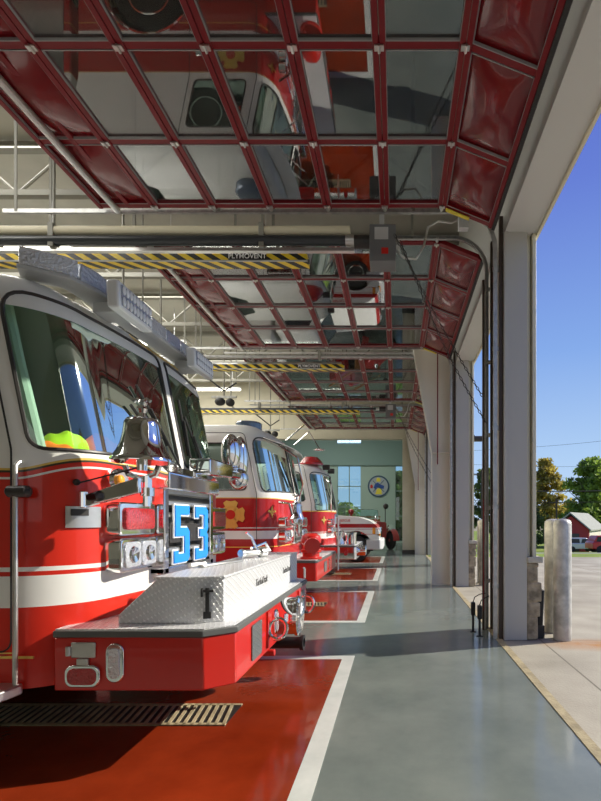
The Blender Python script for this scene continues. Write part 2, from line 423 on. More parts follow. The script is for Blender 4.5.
# pillars
for k, py in enumerate(PIL):
    last = k == len(PIL)-1
    w = .9 if last else PW
    pl = struct('pillar', box(nb(), XJ, XJ+.247, py, py+w, 0, HEAD), M['jamb'])
    pl['kind'] = 'structure'
    struct('pillar_lip', box(nb(), XJ-.012, XJ+.03, py-.012, py+w+.012, 0, HEAD), M['jamb'], pl, .004)
    b = nb(); box(b, XJ+.247, XJ+.30, py+.07, py+w-.07, .93, HEAD); box(b, XJ+.315, XO-.002, py+.02, py+w-.02, .93, HEAD); box(b, XJ+.30, XJ+.315, py+.10, py+w-.1, .93, HEAD)
    struct('exterior_trim', b, M['creamtrim'], pl, .004)
    b = nb(); rs = random.Random(k)
    z = 0
    while z < .87:
        h = min(rs.uniform(.13, .26), .87-z)
        y = py-.01
        while y < py+w-.02:
            wd = min(rs.uniform(.18, .35), py+w-y)
            box(b, XJ+.247, XJ+.385+rs.uniform(-.015, .03), y+.006, y+wd-.006, z+.006, z+h-.006); y += wd
        z += h
    box(b, XJ+.247, XJ+.37, py, py+w, 0, .87)
    struct('stone_base', b, M['stone'], pl, .012)
    struct('stone_cap', box(nb(), XJ+.247, XJ+.42, py-.03, py+w+.03, .87, .935), M['stonecap'], pl, .008)
    if k in (3, 5):      # cream tapered frame column inside, every other pillar
        cy0 = py+.22; b = nb()
        XL, XR = .74, 1.165
        prof = [(XL, 0), (XL+.01, 0), (XL+.01, 3.05), (XL-.40, HEAD+.65), (XL-.42, HEAD+.65), (XL, 2.95)]
        prism(b, [(XL, 0), (XR, 0), (XR, HEAD+.7), (XL-.45, HEAD+.7), (XL, 2.75)], 'y', cy0+.08, cy0+.11)
        prism(b, [(XL, 0), (XL+.02, 0), (XL+.02, 2.75), (XL-.43, HEAD+.7), (XL-.45, HEAD+.7), (XL, 2.75)], 'y', cy0, cy0+.20)
        box(b, XR-.02, XR, cy0, cy0+.20, 0, HEAD+.7)
        for zz in (.0, 2.74, HEAD+.3): box(b, XL+.01 if zz < 3 else XL-.34, XR-.01, cy0, cy0+.2, zz, zz+.02)
        c = struct('frame_column', b, M['column'], pl)
        b = nb(); tube(b, [(XL+.12, cy0-.03, 2.5), (XL+.12, cy0-.03, HEAD+.4)], .012, 8)
        struct('red_conduit', b, M['door_red'], pl)
struct('wall_light_blocker', box(nb(), XJ+.02, XJ+.2, YN, PIL[1], 0, HEAD), M['cream'])  # unseen panel added to keep near-bay sky light off the truck sides
# partition wall with its opening to the annex
b = nb()
box(b, -7.5, .26, YW, YW+.35, 4.58, CEILZ); box(b, BACKX, -7.5, YW, YW+.35, 0, CEILZ); box(b, .26, XJ, YW, YW+.35, 0, CEILZ)
struct('wall_partition', b, M['cream'])
struct('baseboard_partition', box(nb(), .24, XJ-.03, YW-.02, YW, 0, .16), M['dark'])
# annex
YF = 28.0
def wall_with_holes(x0, x1, z0, z1, holes, y0, y1, split=None):
    xs = sorted({x0, x1, *[h[0] for h in holes], *[h[1] for h in holes]}); zs = sorted({z0, z1, *[h[2] for h in holes], *[h[3] for h in holes]})
    b = nb()
    for xa, xb in zip(xs, xs[1:]):
        for za, zb in zip(zs, zs[1:]):
            if not any(h[0] <= xa and xb <= h[1] and h[2] <= za and zb <= h[3] for h in holes): box(b, xa, xb, y0, y1, za, zb)
    return b
holes = [(-3.46, -2.07, .9, 4.55), (-.04, .40, .1, 4.55), (-3.5, -2.05, 5.85, 6.3)]
struct('wall_far', wall_with_holes(BACKX, XJ+.3, 0, 4.56, [holes[0], holes[1]], YF, YF+.25), M['teal'])
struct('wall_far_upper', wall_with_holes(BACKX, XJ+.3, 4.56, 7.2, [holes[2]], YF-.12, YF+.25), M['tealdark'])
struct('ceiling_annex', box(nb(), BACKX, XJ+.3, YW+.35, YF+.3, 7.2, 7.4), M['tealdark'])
struct('wall_annex_right', box(nb(), .95, XJ+.3, YW+.35, YF+.3, 0, 7.2), M['teal'])
def window(n, h, cols, rows, y):
    fr = nb(); x0, x1, z0, z1 = h; t = .05
    for i in range(cols+1):
        x = x0+(x1-x0)*i/cols; box(fr, x-t/2, x+t/2, y, y+.08, z0, z1)
    for j in range(rows+1):
        z = z0+(z1-z0)*j/rows; box(fr, x0, x1, y, y+.08, z-t/2, z+t/2)
    o = struct('window_%d' % n, fr, M['tealdark'])
    struct('pane', box(nb(), x0, x1, y+.035, y+.045, z0, z1), M['winglass'], o)
window(1, holes[0], 2, 3, YF+.05); window(2, holes[1], 1, 3, YF+.05); window(3, holes[2], 1, 1, YF+.03)
# round emblem on the far wall
ez, ex, er, ey = 3.34, -1.03, .64, YF
em = thing('wall_emblem', 'round grey fire department emblem with dark blue rim on the green far wall', 'emblem', (ex, ey-.05, ez-er))
obj('rim', lathe(nb(), [(er, 0), (er, .05), (er*.86, .06), (er*.86, 0)], (ex, ey, ez), (0, -1, 0), 40), M['emb_dark'], em)
obj('field', cyl(nb(), (ex, ey, ez), (ex, ey-.045, ez), er*.87, 40), M['emb_grey'], em)
b = nb(); pts = [(-.30, -.10), (-.22, .12), (-.05, .22), (.12, .10), (.34, .02), (.30, -.16), (.05, -.10), (-.12, -.05), (-.2, -.16)]
obj('blue_shape', prism(b, [(ex+p[0], ez+p[1]) for p in pts], 'y', ey-.06, ey-.045), M['emb_blue'], em)
obj('yellow_base', prism(nb(), [(ex-.2, ez-.47), (ex+.2, ez-.47), (ex+.16, ez-.2), (ex+.04, ez-.1), (ex-.1, ez-.18)], 'y', ey-.058, ey-.045), M['yellow'], em)
obj('yellow_crest', prism(nb(), [(ex-.12, ez+.27), (ex+.10, ez+.27), (ex+.12, ez+.45), (ex-.02, ez+.52), (ex-.13, ez+.44)], 'y', ey-.058, ey-.045), M['yellow'], em)
obj('red_mark', prism(nb(), [(ex-.48, ez-.12), (ex-.36, ez-.12), (ex-.33, ez), (ex-.40, ez+.12), (ex-.49, ez+.04)], 'y', ey-.058, ey-.045), M['red'], em)
b = nb(); cyl(b, (ex-.33, ey-.05, ez+.33), (ex+.33, ey-.05, ez-.33), .02, 6); cyl(b, (ex-.33, ey-.05, ez-.33), (ex+.33, ey-.05, ez+.36), .02, 6)
obj('crossed_tools', b, M['emb_dark'], em)
# roof steel
def truss(y, lab, src=[None]):
    if src[0] is None:
        t = thing('roof_truss', lab, 'truss', (-6, y, 5.7), 'grey roof trusses under the ceiling')
        b = nb(); box(b, BACKX, XJ, y-.06, y+.06, 6.72, 6.82); obj('top_chord', b, M['truss'], t)
        b = nb(); box(b, BACKX, XJ-1.2, y-.05, y+.05, 6.05, 6.13); obj('bottom_chord', b, M['truss'], t)
        b = nb(); x = BACKX; up = True
        while x < XJ-1.3:
            cyl(b, (x, y, 6.1 if up else 6.75), (x+.75, y, 6.75 if up else 6.1), .022, 6); x += .75; up = not up
        obj('web', b, M['truss'], t); src[0] = t; return t
    return dup(src[0], (0, y-WORLD[src[0].name].y, 0), lab)
trussY = [-2.4, 2.1, 6.9, 9.2, 11.5, 13.8, 16.1]
for i, y in enumerate(trussY):
    truss(y, 'grey open-web roof truss crossing the hall under the cream ceiling')
# strip lights under the trusses
first = None
for i, (y, x) in enumerate([(y, x) for y in (3.6, 8.0, 12.4, 16.8) for x in (-10.0, -6.6, -3.0)]):
    if first is None:
        first = thing('strip_light', 'long strip light hung high under the ceiling', 'light', (x, y, 5.9), 'strip lights hung under the ceiling')
        b = nb(); box(b, x-1.1, x+1.1, y-.07, y+.07, 5.98, 6.04); cyl(b, (x-.8, y, 6.04), (x-.8, y, 6.93), .006, 6); cyl(b, (x+.8, y, 6.04), (x+.8, y, 6.93), .006, 6)
        obj('housing', b, M['ltgrey'], first)
        obj('diffuser', box(nb(), x-1.08, x+1.08, y-.05, y+.05, 5.94, 5.98), M['led'], first, .01)
        fx, fy = x, y
    else: dup(first, (x-fx, y-fy, 0))

# ------------------------------------------------------------------ overhead doors
ZD = 4.845; SL = .64; DY0, DY1 = P0-3.66, P0-.02
STX = [DY0+.04+i*(DY1-DY0-.08)/4 for i in range(5)]
def frm(x0, z0, x1, z1):
    d = Vector((x1-x0, 0, z1-z0)); L = d.length; d.normalize(); n = Vector((-d.z, 0, d.x))
    if n.z < 0: n = -n
    o = Vector((x0, 0, z0))
    return L, (lambda s, y, t: o+d*s+n*t+Vector((0, y, 0)))
def fbox(bm, G, s0, s1, y0, y1, t0, t1):
    quadbox(bm, [G(s0, y0, t0), G(s1, y0, t0), G(s1, y1, t0), G(s0, y1, t0), G(s0, y0, t1), G(s1, y0, t1), G(s1, y1, t1), G(s0, y1, t1)])
def make_door():
    t = thing('overhead_door', '', 'door', (-1.1, (DY0+DY1)/2, ZD-.3), 'raised red framed glass doors under the ceiling')
    xs = [.515-SL*i for i in range(7)]
    secs = [(.515, ZD, 1.075, ZD-.225, True)] + [(xs[i], ZD, xs[i+1], ZD, i == 5) for i in range(6)]
    for q, (x0, z0, x1, z1, solid) in enumerate(secs):
        L, G = frm(x0, z0, x1, z1); b = nb()
        for y in STX:
            wv = .04 if y in (STX[0], STX[-1]) else .03
            fbox(b, G, 0, L, y-wv, y+wv, 0, .05)
        fbox(b, G, .003, .048, DY0, DY1, -.012, .05); fbox(b, G, L-.048, L-.003, DY0, DY1, -.012, .05)
        if solid and q:      # top section: a plain middle rail too
            fbox(b, G, L*.42, L*.50, DY0, DY1, -.004, .05)
        s = obj('door_section', b, M['door_red'], t, .004)
        bb = nb()
        for i in range(4):
            ya, yb = STX[i]+.032, STX[i+1]-.032
            if not solid:
                obj('glass_pane', (lambda k: (fbox(k, G, .046, L-.046, ya, yb, .020, .026), k)[1])(nb()), M['glassdoor'], s, smooth=False)
            else:
                k = nb(); N = 10
                g = [[k.verts.new(G(.046+(L-.092)*u/N, ya+(yb-ya)*v/N, .030-.045*math.sin(PI*u/N)**.7*math.sin(PI*v/N)**.7)) for v in range(N+1)] for u in range(N+1)]
                for u in range(N):
                    for v in range(N): face(k, (g[u][v], g[u+1][v], g[u+1][v+1], g[u][v+1]))
                obj('solid_panel', k, M['door_panel'], s, angle=80)
            for (sa, sb, yc, yd) in ((.046, .053, ya, yb), (L-.053, L-.046, ya, yb), (.046, L-.046, ya, ya+.007), (.046, L-.046, yb-.007, yb)):
                fbox(bb, G, sa, sb, yc, yd, -.004, .018)
        obj('glazing_bead', bb, M['bead'], s)
    first = None
    for x in xs[:6]:
        for y in STX:
            if first is None:
                b = nb(); box(b, x-.035, x+.035, y-.022, y+.022, ZD-.024, ZD-.012); cyl(b, (x, y-.03, ZD-.026), (x, y+.03, ZD-.026), .011, 8)
                first = (obj('hinge', b, M['steel'], t), x, y)
            else:
                c = first[0].copy(); COL.objects.link(c); c.parent = t; c.location = first[0].location+Vector((x-first[1], y-first[2], 0)); WORLD[c.name] = WORLD[first[0].name]
    b = nb(); tube(b, [(xs[-1]+.22, DY0+.02, ZD-.045), (xs[-1]+.22, DY1-.02, ZD-.045)], .034, 10); obj('strut', b, M['steel'], t)
    L, G = frm(.515, ZD, 1.075, ZD-.225)
    b = nb(); fbox(b, G, L, L+.035, DY0, DY1, -.02, .055); obj('bottom_seal', b, M['black'], t)
    b = nb(); fbox(b, G, .05, .33, DY1-.05, DY1-.0, -.022, -.014); obj('warning_label', b, M['yellow'], t)
    b = nb()
    for i in range(5):
        for yy in (DY0-.02, DY1+.02):
            cyl(b, (xs[i], yy-.045, ZD+.005), (xs[i], yy+.02, ZD+.005), .022, 10)
    obj('rollers', b, M['steel'], t)
    return t
door = make_door()
door['label'] = 'nearest raised red door with large glass panes, overhead at the top of the frame'
dl = ['second raised red framed glass door, behind the nearest striped exhaust rail', 'third raised red glass door, between the second and third striped exhaust rails', 'farthest raised red glass door, just before the cream partition beam']
for k in range(3): dup(door, (0, PER*(k+1), 0), dl[k])
# horizontal tracks, curve, verticals
def track_pts(y, zt, xv):
    R = .42
    pts = [(-4.45, y, zt), (xv-R, y, zt)]
    for k in range(1, 9):
        a = PI/2*k/8; pts.append((xv-R+R*math.sin(a), y, zt-R+R*math.cos(a)))
    pts.append((xv, y, .0)); return pts
def channel(bm, pts, w, d, inward):
    # C-section swept along pts in an XZ plane
    P = [Vector(p) for p in pts]; prev = None
    for i, p in enumerate(P):
        a = P[min(i+1, len(P)-1)]-P[max(i-1, 0)]; a.normalize(); n = Vector((-a.z, 0, a.x))
        y = Vector((0, inward, 0))
        sec = [p+n*w+y*d, p+n*w, p-n*w, p-n*w+y*d, p-n*(w-.006)+y*d, p-n*(w-.006)+y*.006, p+n*(w-.006)+y*.006, p+n*(w-.006)+y*d]
        ring = [bm.verts.new(q) for q in sec]
        if prev:
            for j in range(8): face(bm, (prev[j], prev[(j+1) % 8], ring[(j+1) % 8], ring[j]))
        else: face(bm, ring[::-1])
        prev = ring
    face(bm, prev); return bm
def make_track(y, inward, lab):
    t = thing('door_track', lab, 'door track', (XJ-.1, y, 0), 'steel tracks of the raised doors')
    b = nb(); channel(b, track_pts(y, ZD+.005, 1.125), .022, .035*inward, 1); obj('rail', b, M['galv'], t)
    b = nb(); box(b, 1.17, XJ-.014, min(y, y+.05*inward), max(y, y+.05*inward), 0, HEAD+.2); obj('mounting_angle', b, M['brown'], t)
    for z in (.6, 1.5, 2.4, 3.3, 4.2):
        b = nb(); box(b, 1.10, 1.18, y+.036*inward-.006, y+.036*inward+.006, z-.025, z+.025); obj('bracket', b, M['galv'], t)
    for x in (-4.3, -2.0, .2):
        b = nb(); box(b, x-.015, x+.015, y-.005, y+.005, ZD, CEILZ+.02); obj('hanger', b, M['truss'], t)
    return t
ta = make_track(P0+.03, 1, 'steel track at the far edge of the nearest raised door')
tb = make_track(DY0-.05, -1, 'steel track at the near edge of the nearest raised door')
names = ['second', 'third', 'farthest']
for k in range(3):
    dup(ta, (0, PER*(k+1), 0), 'steel track at the far edge of the %s raised door' % names[k])
    dup(tb, (0, PER*(k+1), 0), 'steel track at the near edge of the %s raised door' % names[k])
# safety cords and pipes at the first pillar
b = nb(); tube(b, [(1.06, P0+.40, .25), (1.06, P0+.40, 1.6)], .006, 6)
tag(obj('red_cord', b, M['door_red']), 'thin red cord running down the door track at the first pillar', 'cord')
b = nb(); tube(b, [(1.075, P0+.5, 0), (1.075, P0+.5, 4.3)], .016, 10)
tag(obj('conduit_pipe', b, M['brown']), 'dark brown conduit standing beside the first pillar', 'pipe')
# photo-eye posts by the pillar foot
def sensor(x, y, lab):
    t = thing('door_sensor', lab, 'sensor', (x, y, 0), 'door sensors on short black posts')
    b = nb(); box(b, x-.012, x+.012, y-.012, y+.012, 0, .28); box(b, x-.035, x+.035, y-.02, y+.02, 0, .008); obj('post', b, M['black'], t)
    obj('sensor_head', box(nb(), x-.025, x+.025, y-.03, y+.03, .2, .36), M['black'], t, .01)
    b = nb(); tube(b, [(x, y, .36), (x+.02, y, .42), (x+.08, y+.02, .45), (1.09, y+.05, .46)], .006, 6); obj('cable', b, M['black'], t)
    return t
sensor(.93, 5.72, 'black door sensor post nearer the white floor line, at the first pillar foot')
sensor(.97, 5.50, 'black door sensor post right beside the first pillar track')

# ------------------------------------------------------------------ shaft, operator, exhaust rail (per bay)
def shaft_set(k, name):
    y = 5.68+PER*k
    t = thing('door_shaft', 'cream tube over dark spring shaft above the %s gap between doors' % name, 'door shaft', (-2.6, y, ZD-.3), 'spring shafts between the raised doors')
    if k == 0:
        obj('cream_tube', cyl(nb(), (-6.5, y, 4.81), (-.55, y, 4.81), .058, 16), M['duct'], t)
        obj('lower_rail', box(nb(), -6.5, -.5, y-.03, y+.03, 4.56, 4.60), M['steel'], t)
    if k != 1:
        obj('dark_shaft', cyl(nb(), (-6.5, y-.02, 4.685), (-.52, y-.02, 4.685), .058 if k == 0 else .03, 16), M['hose'], t)
        obj('clamp', cyl(nb(), (-.60, y-.02, 4.685), (-.50, y-.02, 4.685), .066 if k == 0 else .04, 16), M['steel'], t)
    else:
        obj('upper_pipe', cyl(nb(), (-3.6, y, 4.86), (.4, y, 4.86), .025, 12), M['steel'], t)
        obj('lower_pipe', cyl(nb(), (-6.5, y, 4.78), (.4, y, 4.78), .035, 12), M['galv'], t)
    for x in (-4.1, -1.6):
        b = nb(); box(b, x-.03, x+.03, y-.065, y+.065, 4.6 if k == 0 else 4.72, 4.88); box(b, x-.012, x+.012, y-.012, y+.012, 4.88, CEILZ+.02)
        obj('hanger', b, M['truss'], t)
    if k != 1:
        o = thing('door_operator', 'grey box motor operator with a red label on the %s spring shaft' % name, 'door opener', (-.17, y, 4.38), 'door openers with hand chains')
        obj('motor_box', box(nb(), -.31, 0.0, y-.16, y+.10, 4.37, 4.80), M['boxgrey'], o, .01)
        obj('cover_plate', box(nb(), -.25, -.09, y-.166, y-.158, 4.62, 4.76), M['ltgrey'], o)
        obj('red_label', box(nb(), -.17, -.09, y-.166, y-.158, 4.45, 4.52), M['red'], o)
        obj('side_motor', cyl(nb(), (-.50, y, 4.68), (-.31, y, 4.68), .075, 14), M['dark'], o)
        obj('sprocket', cyl(nb(), (0, y, 4.62), (.05, y, 4.62), .07, 14), M['steel'], o)
        b = nb(); box(b, -.2, -.14, y-.02, y+.02, 4.8, 5.2); box(b, -.5, XJ-.02, y-.02, y+.02, 5.16, 5.22); obj('mount', b, M['ltgrey'], o)
        b = nb()      # flexible conduit
        tube(b, [(.0, y-.05, 4.55), (.10, y-.05, 4.46), (.24, y-.05, 4.45), (.33, y-.05, 4.6), (.38, y-.05, 4.83), (.5, y-.05, 4.9), (.66, y-.05, 4.88), (.74, y-.05, 4.92)], .013, 8)
        obj('conduit', b, M['steel'], o)
        obj('junction_box', box(nb(), .74, .86, y-.09, y+.0, 4.80, 4.95), M['ltgrey'], o, .006)
        for (x0, z0, x1, z1, sag) in ((-.02, 4.68, 1.03, 2.75, .10), (.05, 4.60, 1.05, 2.48, .22)):
            b = nb(); n = 46; pts = []
            for i in range(n+1):
                s = i/n; pts.append(Vector((x0+(x1-x0)*s, y-.16, z0+(z1-z0)*s-sag*math.sin(PI*s)*.6)))
            for i in range(n):     # chain links, alternately turned
                p, q = pts[i], pts[i+1]; d = (q-p); L = d.length; d.normalize(); side = Vector((0, 1, 0)) if i % 2 else d.cross(Vector((0, 1, 0)))
                c = (p+q)/2; ring = [c+d*(L*.62*math.cos(2*PI*j/6))+side*(.013*math.sin(2*PI*j/6)) for j in range(6)]
                tube(b, ring, .0045, 4, closed=True)
            obj('hand_chain', b, M['dark'], o)
    yr = 6.0+PER*k
    r = thing('exhaust_rail', 'yellow and black striped exhaust rail, the %s from the camera' % name, 'exhaust rail', (-3.8, yr, 4.63), 'hazard striped exhaust rails')
    obj('striped_cover', box(nb(), -6.6, -1.13, yr, yr+.20, 4.635, 4.73), M['haz'], r)
    obj('rail_spine', box(nb(), -6.6, -1.2, yr+.06, yr+.14, 4.73, 4.80), M['steel'], r)
    obj('seam', box(nb(), -6.6, -1.12, yr-.004, yr+.01, 4.625, 4.64), M['ltgrey'], r)
    if k < 2:
        obj('name_plate', box(nb(), -2.12, -1.64, yr-.006, yr, 4.64, 4.728), M['black'], r)
        text_obj('name_lettering', 'PLYMOVENT', .085, frame_mtx((-1.88, yr-.009, 4.684), (1, 0, 0), (0, 0, 1)), M['whitev'], r, .001)
    for x in (-5.0, -3.2, -1.5):
        b = nb(); box(b, x-.015, x+.015, yr-.20, yr+.11, 4.80, 4.825); box(b, x-.015, x+.015, yr-.22, yr-.19, 4.80, CEILZ+.02)
        obj('hanger', b, M['truss'], r)
    # hanging balancer pair seen beyond the cab roof
    return t
for k, nm in enumerate(('nearest', 'second', 'third')): shaft_set(k, nm)
# exhaust hose balancers, folded brackets
for k in range(0, 3):
    y = 7.3+PER*k
    t = thing('exhaust_trolley', 'black exhaust trolley hanging beside the %s truck roof' % ('second', 'third', 'fourth')[k], 'exhaust trolley', (-4.2, y, 4.2))
    b = nb(); box(b, -4.5, -3.9, y-.03, y+.03, 4.33, 4.38); obj('trolley_beam', b, M['galv'], t)
    b = nb(); ell(b, (-4.3, y, 4.24), (.13, .09, .10)); ell(b, (-4.05, y, 4.22), (.11, .09, .10)); obj('reel', b, M['black'], t)
    b = nb(); tube(b, [(-4.7, y, 4.9), (-4.2, y, 4.5), (-3.9, y, 4.7)], .022, 8); obj('folded_arm', b, M['black'], t)
    b = nb(); cyl(b, (-4.2, y, 4.38), (-4.2, y, CEILZ), .018, 8); cyl(b, (-3.9, y, 4.7), (-3.9, y, CEILZ+.02), .012, 8); obj('hanger', b, M['truss'], t)
# trench grates in the bays
g0 = None
for k in range(3):
    if g0 is None:
        g0 = thing('floor_grate', 'tan slotted drain grate in the red floor of the nearest bay', 'drain grate', (-4, 3.30, 0), 'trench drain grates in the red bays')
        b = nb(); ya, yb, xe = 3.10, 3.46, -1.12
        box(b, -9, xe, ya, ya+.03, .003, .012); box(b, -9, xe, yb-.03, yb, .003, .012)
        x = xe
        while x > -9:
            quadbox(b, [(x-.022, ya, .004), (x, ya, .004), (x-.06, yb, .004), (x-.082, yb, .004), (x-.022, ya, .012), (x, ya, .012), (x-.06, yb, .012), (x-.082, yb, .012)]); x -= .052
        obj('grating', b, M['sill'], g0)
        obj('drain_pit', box(nb(), -9, xe, ya, yb, .0005, .0045), M['black'], g0)
    else: dup(g0, (0, PER*k, 0), 'tan slotted drain grate in the red floor of the %s bay' % ('second', 'third')[k-1])
# bollards outside
def bollard(x, y, lab):
    b = nb(); r = .1
    lathe(b, [(r, 0), (r, 1.30), (r*.95, 1.33), (r*.75, 1.352), (r*.4, 1.362), (0, 1.365)], (x, y, 0), (0, 0, 1), 28)
    return tag(obj('bollard', b, M['bollard']), lab, 'bollard', 'galvanised bollards outside the doors')
bollard(1.885, 5.37, 'weathered steel bollard nearest the camera, right of the first pillar')
bollard(1.90, 5.74, 'weathered steel bollard just behind the nearest one, beside the first pillar')
bollard(1.83, 9.86, 'steel bollard beyond the first pillar, beside the second pillar')
bollard(1.85, 10.2, 'steel bollard hidden behind another beside the second pillar')
b = nb(); lathe(b, [(.03, 0), (.045, .28), (.05, .42), (.0, .45)], (XJ+.43, P0+.12, .12), (0, 0, 1), 10); box(b, XJ+.38, XJ+.47, P0+.08, P0+.17, 0, .14)
tag(obj('downspout_boot', b, M['black']), 'black drain boot against the stone base of the first pillar', 'drain')
b = nb(); cyl(b, (XO, 9.75, 3.02), (XO+.18, 9.75, 3.02), .06, 12); box(b, XO-.01, XO+.02, 9.68, 9.82, 2.95, 3.09)
tag(obj('wall_lamp', b, M['dark']), 'small dark cylinder lamp on the outer face of the second pillar', 'lamp')
# eave of the building corner farther on
b = nb(); prism(b, [(1.6, 4.35), (2.5, 4.15), (2.5, 4.45), (1.6, 4.6)], 'y', 24.0, 27.5)
struct('trim_3', b, M['soffit'])
# ------------------------------------------------------------------ outdoors
def gz(x, y):
    return -.062*max(0, y-17.3) if y < 60 else -.062*42.7-.01*(y-60)
b = nb(); xs = [1.20, 3, 6, 12, 25, 50, 100, 220]; ys = [-30, -6, 5, 17.3, 22, 30, 33, 40, 50, 60, 90, 140, 260]
g = [[b.verts.new((x, y, gz(x, y)-.004)) for y in ys] for x in xs]
for i in range(len(xs)-1):
    for j in range(len(ys)-1): face(b, (g[i][j], g[i+1][j], g[i+1][j+1], g[i][j+1]))
struct('ground', b, M['ground'], flip=False)
b = nb(); g = [[b.verts.new((x, y, -.15 if y < 30 else -.15-.05*(y-30))) for y in (28.4, 40, 60, 140)] for x in (-120, -40, -10, 1.24)]
for i in range(3):
    for j in range(3): face(b, (g[i][j], g[i+1][j], g[i+1][j+1], g[i][j+1]))
struct('ground_rear', b, M['ground'], flip=False)
def tree(px, Y, top, w, leaf, lab, n=2600, seed=1, low=.25, ls=.34, grp='trees beyond the road'):
    rs = random.Random(seed); X = (px-CX)*Y/F; z0 = gz(X, Y) if X > 1.2 else -1.5; Ht = H+(CY-top)*Y/F-z0; W = w*Y/F/2
    t = thing('tree', lab, 'tree', (X, Y, z0), grp)
    b = nb(); tube(b, [(X, Y, z0-.3), (X+.1, Y, z0+Ht*.3), (X-.1, Y, z0+Ht*.6), (X, Y, z0+Ht*.85)], [.35, .28, .16, .05], 8)
    for k in range(7):
        a = rs.uniform(0, 6.28); zz = rs.uniform(.25, .6)*Ht
        tube(b, [(X, Y, z0+zz), (X+math.cos(a)*W*.35, Y+math.sin(a)*W*.35, z0+zz+Ht*.12), (X+math.cos(a)*W*.7, Y+math.sin(a)*W*.7, z0+zz+Ht*.25)], [.12, .07, .03], 5)
    obj('trunk', b, M['bark'], t)
    b = nb(); cl = []
    for k in range(64):
        a = rs.uniform(0, 6.28); u = rs.random(); hh = low+(1-low)*u
        rad = W*math.sin(PI*min(1, (.18+.82*u)**.8))**.6*rs.uniform(.25, .85)
        cl.append((X+rad*math.cos(a), Y+rad*math.sin(a), z0+Ht*hh*.93, rs.uniform(.14, .30)*W))
    for k in range(n):
        c = rs.choice(cl); d = Vector((rs.gauss(0, 1), rs.gauss(0, 1), rs.gauss(0, 1))); d.normalize(); d *= c[3]*rs.uniform(.3, 1.35)
        p = Vector(c[:3])+Vector((d.x, d.y, d.z*.75)); e1 = Vector((rs.gauss(0, 1), rs.gauss(0, 1), rs.gauss(0, 1))).normalized(); e2 = e1.cross(Vector((rs.gauss(0, 1), rs.gauss(0, 1), rs.gauss(0, 1)))).normalized()
        s = ls*rs.uniform(.6, 1.3)
        face(b, [b.verts.new(p+e1*s), b.verts.new(p+e2*s*.6), b.verts.new(p-e1*s), b.verts.new(p-e2*s*.6)])
    obj('foliage', b, leaf, t, smooth=False, flip=False)
tree(545, 86, 455, 42, M['leaf1'], 'yellowing autumn tree just right of the first pillar', 7000, 1)
tree(592, 74, 457, 66, M['leaf2'], 'large green tree above the red house at the right edge', 11000, 2)
tree(570, 90, 500, 40, M['leaf1'], 'low distant tree between the two large trees', 1800, 3)
tree(486, 62, 462, 38, M['leaf3'], 'dark tree glimpsed between the first and second pillars', 3600, 4)
tree(528, 72, 500, 44, M['leaf3'], 'dark tree low behind the first pillar', 1600, 5, .1)
tree(556, 100, 512, 44, M['leaf3'], 'dark bushy tree left of the red house', 2200, 6, .05)
tree(345, 60, 505, 60, M['leaf2'], 'green tree outside the far wall window', 2000, 7, .1, grp='trees outside the far windows')
tree(399, 48, 470, 40, M['leaf3'], 'dark tree outside the narrow far window', 2500, 8, .1, grp='trees outside the far windows')
# red house
def P(px, py, Y): return Vector(((px-CX)*Y/F, Y, H+(CY-py)*Y/F))
Yh = 52
hs = thing('house', 'red gabled house with grey shingle roof under the large green tree', 'house', P(585, 545, Yh))
zb = gz(0, Yh)-.1; A = P(559, 522, Yh); B = P(570, 513.5, Yh); C = P(591, 531, Yh); D = 9
b = nb(); pts = [(A.x+.6, zb), (A.x+.6, A.z+.2), (B.x, B.z-.25), (C.x-.3, C.z+.2), (C.x-.3, zb)]

def shear(bm, y0=Yh, k=.62):
    for v in bm.verts: v.co.x += (v.co.y-y0)*k
    return bm
prism(b, pts, 'y', Yh+.3, Yh+D); obj('gable_wall', shear(b), M['brick'], hs)
b = nb()
for Q in (A, C):
    quadbox(b, [(Q.x, Yh, Q.z), (B.x, Yh, B.z), (B.x, Yh+D+.3, B.z), (Q.x, Yh+D+.3, Q.z), (Q.x, Yh, Q.z+.15), (B.x, Yh, B.z+.15), (B.x, Yh+D+.3, B.z+.15), (Q.x, Yh+D+.3, Q.z+.15)])
obj('roof', shear(b), M['roof'], hs)
b = nb(); box(b, C.x-.34, C.x-.28, Yh+.6, Yh+D-.5, zb, C.z+.15); obj('side_wall', shear(b), M['siding'], hs)
b = nb(); box(b, A.x+1.4, C.x-1.2, Yh+.2, Yh+.32, zb, zb+2.1); obj('carport_opening', b, M['dark'], hs)
# parked cars
def car(px, Y, L, m, lab, kind='van'):
    X = (px-CX)*Y/F; z = gz(X, Y); t = thing('parked_car', lab, 'car', (X, Y, z))
    b = nb(); prof = [(-L/2, .35), (-L/2, .9), (-L/2+.15, 1.0), (L/2-.9, .95), (L/2-.05, .8), (L/2, .4)]
    prism(b, [(X+p[0], z+p[1]) for p in prof], 'y', Y-.9, Y+.9); obj('body', b, m, t, .06)
    b = nb(); prism(b, [(X-L/2+.1, z+.95), (X-L/2+.45, z+1.5), (X+L*.1, z+1.52), (X+L*.28, z+.95)], 'y', Y-.8, Y+.8); obj('cabin', b, m, t, .05)
    for (a, c) in ((-L/2+.35, -.42*L/4), (-.05*L, L*.17)):
        b = nb(); prism(b, [(X+a, z+1.0), (X+a+.1, z+1.42), (X+c-.02, z+1.42), (X+c+.05, z+1.0)], 'y', Y-.83, Y-.79); obj('side_window', b, M['carglass'], t)
    for dx in (-L*.32, L*.32):
        for dy in (-.8, .8):
            b = nb(); cyl(b, (X+dx, Y+dy-.12, z+.33), (X+dx, Y+dy+.12, z+.33), .33, 16); obj('wheel', b, M['tyre'], t)
car(580, 50, 3.6, M['carsilver'], 'silver parked car in front of the red house')
car(609, 42, 3.6, M['red'], 'red parked car cut off by the right edge')
